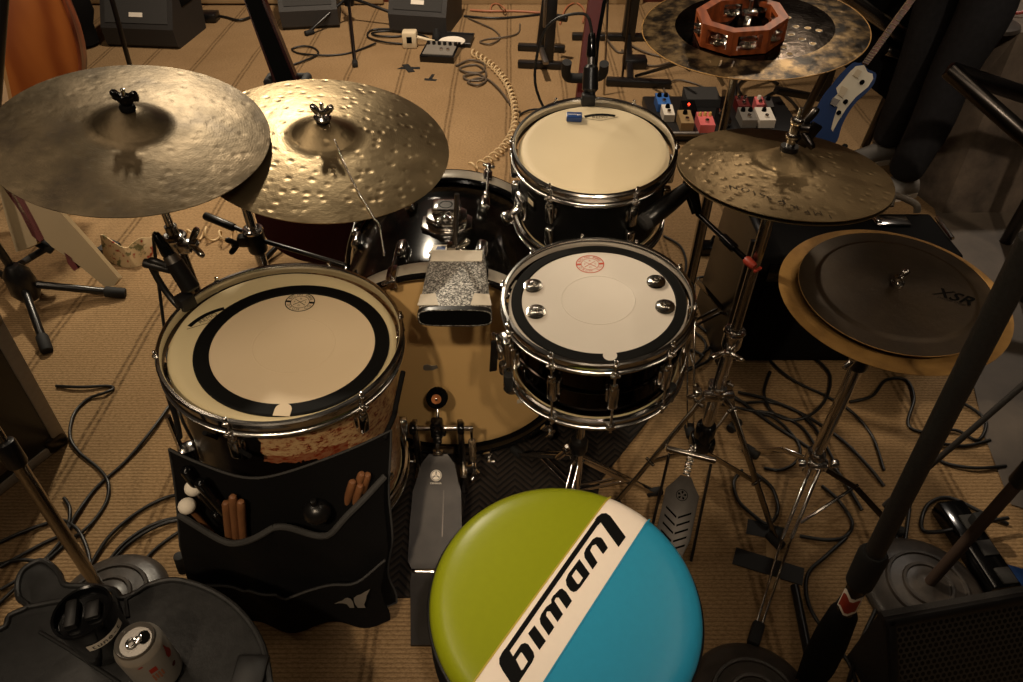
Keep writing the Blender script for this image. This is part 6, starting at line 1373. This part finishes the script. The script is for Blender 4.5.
q=G(708,252); m=MB(); m.box(q+V((0,0,.02)),(.08,.06,.035),None,.008); m.rod(q+V((.0,0,.035)),q+V((.02,.03,.05)),.006,8); tag(m.build('junction_box','gloss_black'),'small black box with chrome plug between rack tom and amplifier','box')
# ================================================================== CONCRETE LEDGE AND RAILS, right
e0=G(907,188); e1=G(942,219)
k0,k1=V((1.60,2.62,.0)),V((1.70,2.30,0))
m=MB(); 
A_=[V((1.655,2.66,0)),V((1.72,2.30,0)),V((1.98,2.32,0)),V((2.2,2.72,0))]; B_=[V((1.72,2.64,.62)),V((1.80,2.40,.62)),V((2.9,2.45,.62)),V((2.9,2.78,.62))]
cl=thing('concrete_ledge','rough dark concrete block behind the person in black trousers','ledge',loc=(1.9,2.6,0))
A_=[V((1.66,3.0,0)),V((1.64,2.62,0)),V((1.70,2.38,0)),V((3.3,2.42,0)),V((3.3,3.0,0))]; B_=[V((1.72,3.0,.64)),V((1.72,2.66,.64)),V((1.78,2.54,.64)),V((3.3,2.60,.64)),V((3.3,3.0,.64))]
m=MB(); m.wedge(A_,B_,0); m.build('block','concrete',cl,True,sharp=20)
q=PL(985,36,V((0,0,.64)),V((0,0,1))); sb=thing('pole_stand','black pole on a flat round plate standing on the concrete block','stand',loc=V((q.x+.06,q.y+.1,.641))); b_=WM[sb].translation
m=MB(); m.lathe([(0.0001,.02),(.03,.02),(.10,.012),(.105,.0),(0.0001,.0)],Matrix.Translation(b_),32); m.build('plate','cast_iron',sb,True); m=MB(); m.rod(b_+V((0,0,.01)),b_+V((.02,.02,.8)),.016,12); m.build('pole','satin_black',sb,True)
q=PL(965,22,V((0,0,.642)),V((0,0,1))); m=MB(); m.box(V((q.x,2.85,.66)),(.16,.12,.035),Matrix.Rotation(R(20),3,'Z'),.01); tag(m.build('cloth_bundle','white_felt'),'pale cloth bundle lying on top of the concrete block','cloth')
m=MB(); m.tube(smooth([V((1.80,2.72,.645)),V((1.88,2.70,.66)),V((1.98,2.74,.70)),V((2.04,2.78,.80))],5),.006,8); tag(m.build('red_cable','red_paint'),'red cable rising beside the pale cloth on the concrete block','cable')
m=MB(); 
ra=Y(950,70,2.18); rb=Y(1035,98,2.18); rc=Y(948,69,2.16); rd=Y(1040,150,1.95)
rl=thing('metal_rail','dark tubular metal frame crossing in front of the concrete block','rail',loc=(ra.x,ra.y,0))
m=MB(); m.rod(ra,rb+(rb-ra)*.6,.026,16); m.build('upper_tube','steel_dark',rl,True); m=MB(); m.rod(rc,rd+(rd-rc)*.6,.026,16); m.build('lower_tube','steel_dark',rl,True)
e_=rd+(rd-rc)*.55; m=MB(); m.rod(V((e_.x,e_.y,.0)),V((e_.x,e_.y,e_.z+.02)),.022,14); m.build('foot_post','steel_dark',rl,True); e_=rb+(rb-ra)*.55; m=MB(); m.rod(V((e_.x,e_.y,.0)),e_,.022,14); m.build('foot_post','steel_dark',rl,True)
a_=Y(838,-10,2.85); b_=Y(912,42,2.85); cr=thing('folding_chair','grey metal tube of a folded chair behind the blue guitar neck','chair',loc=((a_.x+b_.x)/2,2.85,0)); 
m=MB(); m.rod(a_,b_,.030,16); m.build('top_tube','chrome_worn',cr,True); m=MB(); m.rod(Y(886,50,2.85),Y(905,56,2.85),.02,12); m.build('side_tube','chrome_worn',cr,True); m=MB(); m.rod(b_,V((b_.x+.02,2.95,.0)),.018,12); m.build('leg','steel_dark',cr,True); m=MB(); m.rod(a_+V((.1,0,-.06)),V((a_.x+.05,3.0,0)),.018,12); m.build('leg','steel_dark',cr,True)
m=MB(); P=[a_+V((.05,.03,.1)),b_+V((0,.03,.25)),b_+V((0,.03,-.25)),a_+V((.05,.03,-.25))]; m.wedge(P,[p+V((0,.02,0)) for p in P],0); m.build('seat_back','black_cloth',cr,True)
# ================================================================== BLUE GUITAR
nU=V((-.30,-.80,.52)).normalized(); pU=Y(830,150,2.32); pu=lambda px,py: PL(px,py,pU,nU)
bg_=thing('electric_guitar','blue electric guitar with cream pickguard standing left of the person','guitar',loc=(pU.x,pU.y,0))
def pz(pts): return [(780+x/4.55,30+y/4.55) for x,y in pts]
bo_=smooth([pu(*p) for p in pz([(330,150),(275,200),(235,250),(195,300),(160,370),(132,440),(132,500),(160,530),(215,540),(260,505),(280,440),(310,380),(350,325),(405,275),(432,235),(438,200),(415,185),(395,175),(380,150),(355,150)])],3,True)
m=MB(); m.wedge(bo_,[p-nU*.045 for p in bo_],0); m.build('body','blue_gloss',bg_,True,sharp=50)
m=MB(); m.wedge([p-nU*.0455 for p in bo_],[p-nU*.060 for p in bo_],0); m.build('body_back','satin_black',bg_,True,sharp=50)
P=[pu(*p)+nU*.003 for p in pz([(345,165),(318,190),(285,230),(255,265),(262,290),(235,318),(250,345),(262,350),(245,400),(232,450),(240,462),(262,420),(300,360),(345,305),(400,260),(424,222),(420,200),(398,192),(382,160)])]; m=MB(); m.wedge(P,[p-nU*.0025 for p in P],0); pk=m.build('pickguard','pickguard',bg_,True,sharp=30)
for q_ in ([(350,180),(372,190),(352,222),(330,208)],[(280,255),(308,270),(285,312),(262,296)]): m=MB(); P=[pu(*p)+nU*.010 for p in pz(q_)]; m.wedge(P,[p-nU*.008 for p in P],0); m.build('pickup','cream_plastic',pk,True)
m=MB(); P=[pu(*p)+nU*.012 for p in pz([(240,310),(272,322),(250,352),(226,338)])]; m.wedge(P,[p-nU*.010 for p in P],0); m.build('bridge','steel_dark',bg_,True)
for q_ in ((297,328),(266,378),(372,240)): m=MB(); c=pu(*pz([q_])[0])+nU*.003; m.tube([c,c+nU*.012,c+nU*.015],[.008,.0075,.005],12); m.build('knob','foam_black',pk,True)
P=[pu(*p)+nU*.014 for p in pz([(372,152),(398,162),(560,-60),(700,-250),(672,-262),(530,-72)])]; m=MB(); m.wedge(P,[p-nU*.022 for p in P],0); nk=m.build('neck','maple',bg_,True)
P0,P1=pz([(372,152),(398,162)]),pz([(672,-262),(700,-250)])
P=[pu(*p)+nU*.0155 for p in pz([(372,152),(398,162),(700,-250),(672,-262)])]; m=MB(); m.wedge(P,[p-nU*.003 for p in P],0); fbn=m.build('fingerboard','wood_red',nk,True)
for k in range(1,22):
    t_=1-2**(-(22-k)/12); t_=1-(2**(-k/12)); t_=(1-t_-.28)/.72; 
    l_=P[0].lerp(P[3],t_)+nU*.0006; r_=P[1].lerp(P[2],t_)+nU*.0006; m=MB(); m.cyl(l_,r_,.0015,n=6); m.build('fret','cream_body',fbn,True)
hd=[P[3],P[2],P[2]+(P[2]-P[1]).normalized()*.14+(P[2]-P[3])*.6,P[3]+(P[2]-P[1]).normalized()*.17-(P[2]-P[3])*.1]; m=MB(); m.wedge(hd,[p-nU*.015 for p in hd],0); m.build('headstock','maple',bg_,True)
m=MB(); m.rod(pu(845,98)-nU*.09+V((0,.02,.06)),V((pU.x+.06,pU.y+.34,.02)),.012,10); 
gs2=thing('guitar_stand','black stand with short arms under the blue guitar','stand',loc=(pU.x+.02,pU.y+.16,0)); m.build('pole','satin_black',gs2,True)
lowp=min(bo_,key=lambda p:p.z); m=MB(); 
for dx in (-.10,.10): m.rod(lowp+V((dx*.6,.10,-.02)),lowp+V((dx*.6,-.02,-.015)),.010,10); m.rod(lowp+V((dx*.6,-.02,-.015)),lowp+V((dx*.6,-.03,.03)),.010,10)
m.rod(lowp+V((-.06,.10,-.02)),lowp+V((.06,.10,-.02)),.010,10); m.build('cradle','rubber',gs2,True)
for dx,dy in ((-.18,-.12),(.20,-.05),(.04,.24)): m=MB(); m.rod(V((pU.x+.04,pU.y+.20,.16)),V((pU.x+.02+dx,pU.y+.16+dy,.014)),.010,10); m.build('leg','satin_black',gs2,True)
# ================================================================== PERSON (mostly out of frame; legs seen)
def skin(name,mt,verts,edges,radii,parent,root=0,sub=2):
    me=bpy.data.meshes.new(name); me.from_pydata([tuple(v) for v in verts],edges,[]); o=bpy.data.objects.new(name,me); col.objects.link(o)
    md=o.modifiers.new('skin','SKIN'); md.use_smooth_shade=True; md.branch_smoothing=.4; sd=o.modifiers.new('sub','SUBSURF'); sd.levels=sub; sd.render_levels=sub
    me.skin_vertices  # layer comes with the modifier
    for i,r in enumerate(radii):
        r=r if isinstance(r,tuple) else (r,r); me.skin_vertices[0].data[i].radius=r
    me.skin_vertices[0].data[root].use_root=True
    dg=bpy.context.evaluated_depsgraph_get(); m2=bpy.data.meshes.new_from_object(o.evaluated_get(dg)); bpy.data.objects.remove(o); bpy.data.meshes.remove(me)
    vs=[v.co.copy() for v in m2.vertices]; fs=[list(p.vertices) for p in m2.polygons]; bpy.data.meshes.remove(m2)
    mb=MB(); mb.add(vs,fs); return mb.build(name,mt,parent,True,sharp=70)
def person():
    fL=G(874,163); fR=G(893,198)           # left (far) and right (near) foot on the floor
    pel=V((1.60,2.66,.95)); per=thing('person','person in black jeans and pale grey shoes standing beside the blue guitar','person',loc=((fL.x+fR.x)/2,(fL.y+fR.y)/2,0))
    aL=V((fL.x+.03,fL.y+.02,.10)); aR=V((fR.x+.02,fR.y+.02,.10)); kL=V((1.57,2.72,.52)); kR=V((1.61,2.55,.52))
    hipL=pel+V((-.05,.08,-.06)); hipR=pel+V((.03,-.09,-.06))
    ch=V((1.62,2.66,1.30)); nk=V((1.61,2.65,1.47)); shL=V((1.60,2.85,1.41)); shR=V((1.64,2.47,1.41))
    elL=V((1.55,2.93,1.13)); elR=V((1.58,2.36,1.13)); wrL=V((1.38,2.86,1.02)); wrR=V((1.36,2.42,1.04)); hdp=V((1.57,2.65,1.56))
    # body : skin under the clothes, one continuous surface with hands
    v=[pel,hipL,kL,aL,hipR,kR,aR,V((1.61,2.66,1.12)),ch,nk,hdp,shL,elL,wrL,shR,elR,wrR]
    e=[(0,1),(1,2),(2,3),(0,4),(4,5),(5,6),(0,7),(7,8),(8,9),(9,10),(8,11),(11,12),(12,13),(8,14),(14,15),(15,16)]
    r=[.105,.075,.05,.036,.075,.05,.036,.10,.12,.052,.055,.05,.038,.027,.05,.038,.027]
    # fingers
    for w,hdv,pn in ((13,(wrL-elL).normalized(),V((0,-1,0))),(16,(wrR-elR).normalized(),V((0,1,0)))):
        W=v[w]; pl=len(v); v.append(W+hdv*.075); e.append((w,pl)); r.append((.020,.034)); sd=V((0,0,1))
        for k,L in enumerate((.062,.072,.068,.052)):
            b=W+hdv*.09+sd*(.030-.02*k); i0=len(v); v+= [b+hdv*.012,b+hdv*L*.6+pn*.012,b+hdv*L*.8+pn*.034]; r+=[.0095,.0085,.0075]; e+=[(pl,i0),(i0,i0+1),(i0+1,i0+2)]
        i0=len(v); v+=[W+hdv*.035+sd*.034,W+hdv*.062+sd*.050+pn*.015]; r+=[.011,.009]; e+=[(w,i0),(i0,i0+1)]
    skin('body','skin',v,e,r,per)
    # head on the neck, turned toward the stage (-x)
    hc=hdp+V((-.02,0,.10)); m=MB(); b=bmesh.new(); bmesh.ops.create_uvsphere(b,u_segments=32,v_segments=24,radius=1)
    for q in b.verts:
        x,y,z=q.co; fx=-x
        jaw=1-.28*max(0,-z)**1.5; px_=x*.098*jaw; py_=y*.076*jaw; pz_=z*.118
        if fx>0: px_-= .010*math.exp(-((z+.55)/.25)**2-(y/.35)**2)                      # chin
        if fx>.3: px_-=.026*math.exp(-((z+.02)/.17)**2-(y/.13)**2)                       # nose
        if fx>.3: px_+=.010*math.exp(-((z-.14)/.10)**2-((abs(y)-.38)/.16)**2)            # eye sockets
        if fx>.3: px_-=.005*math.exp(-((z+.33)/.06)**2-(y/.25)**2)                       # lips
        q.co=V((px_,py_,pz_))
    bmesh.ops.transform(b,matrix=Matrix.Translation(hc),verts=b.verts[:]); m.bm(b); hd_=m.build('head','skin',per,True,sharp=80)
    for s in (-1,1):
        m=MB(); m.ball(hc+V((-.083,s*.031,.012)),.0125,n=14); m.build('eye','white_paint',hd_,True); m=MB(); m.lathe([(.008,-.006),(.013,.0),(.016,.012),(.010,.020),(.004,.012)],Matrix.Translation(hc+V((.0,s*.076,0)))@Matrix.Rotation(s*-PI/2,4,'X')@Matrix.Scale(1.7,4,(0,1,0)),16); m.build('ear','skin',hd_,True)
    m=MB(); b=bmesh.new(); bmesh.ops.create_uvsphere(b,u_segments=28,v_segments=20,radius=1)
    for q in b.verts: q.co=V((q.co.x*.106+.012,q.co.y*.085,max(q.co.z,-.35)*.125+.008))
    for f in [f for f in b.faces if f.calc_center_median().x<-.035 and f.calc_center_median().z<.055]: b.faces.remove(f)
    bmesh.ops.transform(b,matrix=Matrix.Translation(hc),verts=b.verts[:]); m.bm(b); m.build('hair','hair',per,True)
    # jeans
    vv=[pel+V((0,0,.03)),hipL,V((1.575,2.74,.72)),kL,V((1.60,2.76,.30)),aL+V((0,0,.045)),aL+V((-.005,0,-.03)),hipR,V((1.63,2.53,.72)),kR,V((1.61,2.54,.30)),aR+V((0,0,.045)),aR+V((-.005,0,-.03)),pel+V((0,0,.12))]
    ee=[(0,1),(1,2),(2,3),(3,4),(4,5),(5,6),(0,7),(7,8),(8,9),(9,10),(10,11),(11,12),(0,13)]
    rr=[.135,.105,.096,.078,.076,.066,.064,.105,.098,.082,.080,.070,.068,.128]
    skin('jeans','denim_black',vv,ee,rr,per)
    # shirt
    vv=[pel+V((0,0,.10)),V((1.61,2.66,1.12)),ch,nk+V((0,0,-.05)),shL,elL+V((.01,0,.06)),shR,elR+V((.01,0,.06))]
    skin('shirt','black_cloth',vv,[(0,1),(1,2),(2,3),(2,4),(4,5),(2,6),(6,7)],[.142,.135,.148,.075,.072,.06,.072,.06],per)
    # shoes
    for a in (aL,aR):
        t=V((-1,-.25,0)).normalized(); m=MB(); n=V((-t.y,t.x,0)); secs=[]
        for d,w,h,z in ((-.075,.030,.05,.055),(-.06,.038,.085,.062),(0,.041,.10,.068),(.06,.044,.075,.052),(.12,.047,.055,.042),(.17,.042,.045,.036),(.20,.024,.032,.028)):
            secs.append([V((a.x,a.y,0))+t*d+n*(w*math.cos(u))+V((0,0,max(.002,h*.5+h*.5*math.sin(u)))) for u in (2*PI*i/20 for i in range(20))])
        loft(m,secs,True,True); sh=m.build('shoe','shoe_grey',per,True); m=MB(); secs2=[[V((p.x,p.y,min(p.z,.018))) for p in s] for s in secs]
        m2=[V((a.x,a.y,0))+t*d+n*w for d,w in ((-.08,.0),(-.07,.034),(0,.043),(.08,.048),(.15,.046),(.205,.012),(.205,-.012),(.15,-.046),(.08,-.048),(0,-.043),(-.07,-.034))]
        m.wedge([p+V((0,0,.0)) for p in m2],[p+V((0,0,.020)) for p in m2],0); m.build('sole','white_paint',sh,True)
person()
# ================================================================== CAMERA
cd=bpy.data.cameras.new('camera'); cam=bpy.data.objects.new('camera',cd); col.objects.link(cam)
cam.location=CAM; cam.rotation_euler=(PI/2-PITCH,0,0); cd.sensor_width=36; cd.lens=F/1023*36; cd.clip_start=.02
bpy.context.scene.camera=cam
# ================================================================== LIGHTS
def spot(name,loc,aim,e,c,size=60,blend=.6,r=.08):
    l=bpy.data.lights.new(name,'SPOT'); l.energy=e; l.color=lin(c)[:3]; l.spot_size=R(size); l.spot_blend=blend; l.shadow_soft_size=r
    o=bpy.data.objects.new(name,l); col.objects.link(o); o.location=loc; d=V(aim)-V(loc); o.rotation_euler=d.to_track_quat('-Z','Y').to_euler(); return o
spot('stage_spot_far',(-1.3,4.6,3.5),(-1.1,1.9,.3),560,'#ffeed2',48,1.0,.13)
spot('stage_spot_back',(-.4,3.4,3.7),(-.6,4.1,0),540,'#ffe9ce',84,1.0,.10)
spot('stage_spot_front',(-.55,-1.3,3.3),(-.30,1.0,.5),185,'#ffe4c0',25,.8,.07)
spot('stage_spot_front_right',(.55,-1.3,3.3),(.05,1.1,.4),100,'#ffe4c0',20,.8,.07)
spot('fill_spot_throne',(.4,-.9,3.6),(.05,.52,.6),110,'#ffeedd',12,.8,.05)  # added spot that brightens the seat, no known fixture
spot('fill_spot_right',(2.4,3.9,3.6),(1.9,2.3,.3),200,'#ffeedb',44,1.0,.08)  # invented light, lifts the dim right side
spot('stage_spot_hat',(-2.2,2.8,3.4),(.55,1.25,.85),520,'#ffe8c8',17,.9,.09)
spot('fill_spot_china',(1.5,4.0,3.5),(.50,1.58,1.0),95,'#ffe8c8',10,.8,.08)  # small added light that keeps the drilled cymbal bright
spot('stage_spot_left',(-2.4,-1.0,3.2),(-1.5,2.3,.5),150,'#ffe4c2',26,.8,.08)
spot('fill_spot_ledge',(1.0,-.6,3.4),(2.1,2.4,.35),150,'#ffe8cc',26,.8,.08)  # added to light the camera side of the concrete block
spot('fill_spot_house',(.3,-2.2,3.6),(-.2,4.9,.2),330,'#ffeed8',34,.9,.08)  # added wash for far faces turned toward the camera
spot('fill_spot_side',(1.6,-1.0,3.3),(.84,1.05,.58),105,'#ffe4c0',15,.9,.06)  # weak front-right fill, added for the stacked cymbals
for nm,loc,sz,e in (('ceiling_fill_left',(-1.9,1.2,3.7),(.25,2.4),22),('ceiling_fill_right',(1.9,1.6,3.7),(.25,2.4),9),('ceiling_fill_near',(-.6,-.9,3.7),(2.0,.25),12)):  # added, unseen area lights for chrome glints and soft ambient fill
    l=bpy.data.lights.new(nm,'AREA'); l.shape='RECTANGLE'; l.size,l.size_y=sz; l.energy=e; l.color=lin('#ffe6c6')[:3]; o=bpy.data.objects.new(nm,l); col.objects.link(o); o.location=loc
w=bpy.data.worlds.new('world'); bpy.context.scene.world=w; w.use_nodes=True; bgn=w.node_tree.nodes['Background']; bgn.inputs[0].default_value=lin('#8a7a68'); bgn.inputs[1].default_value=.16
vs=bpy.context.scene.view_settings; vs.view_transform='Standard'; vs.look='None'; vs.exposure=0; vs.gamma=1; vs.use_curve_mapping=False
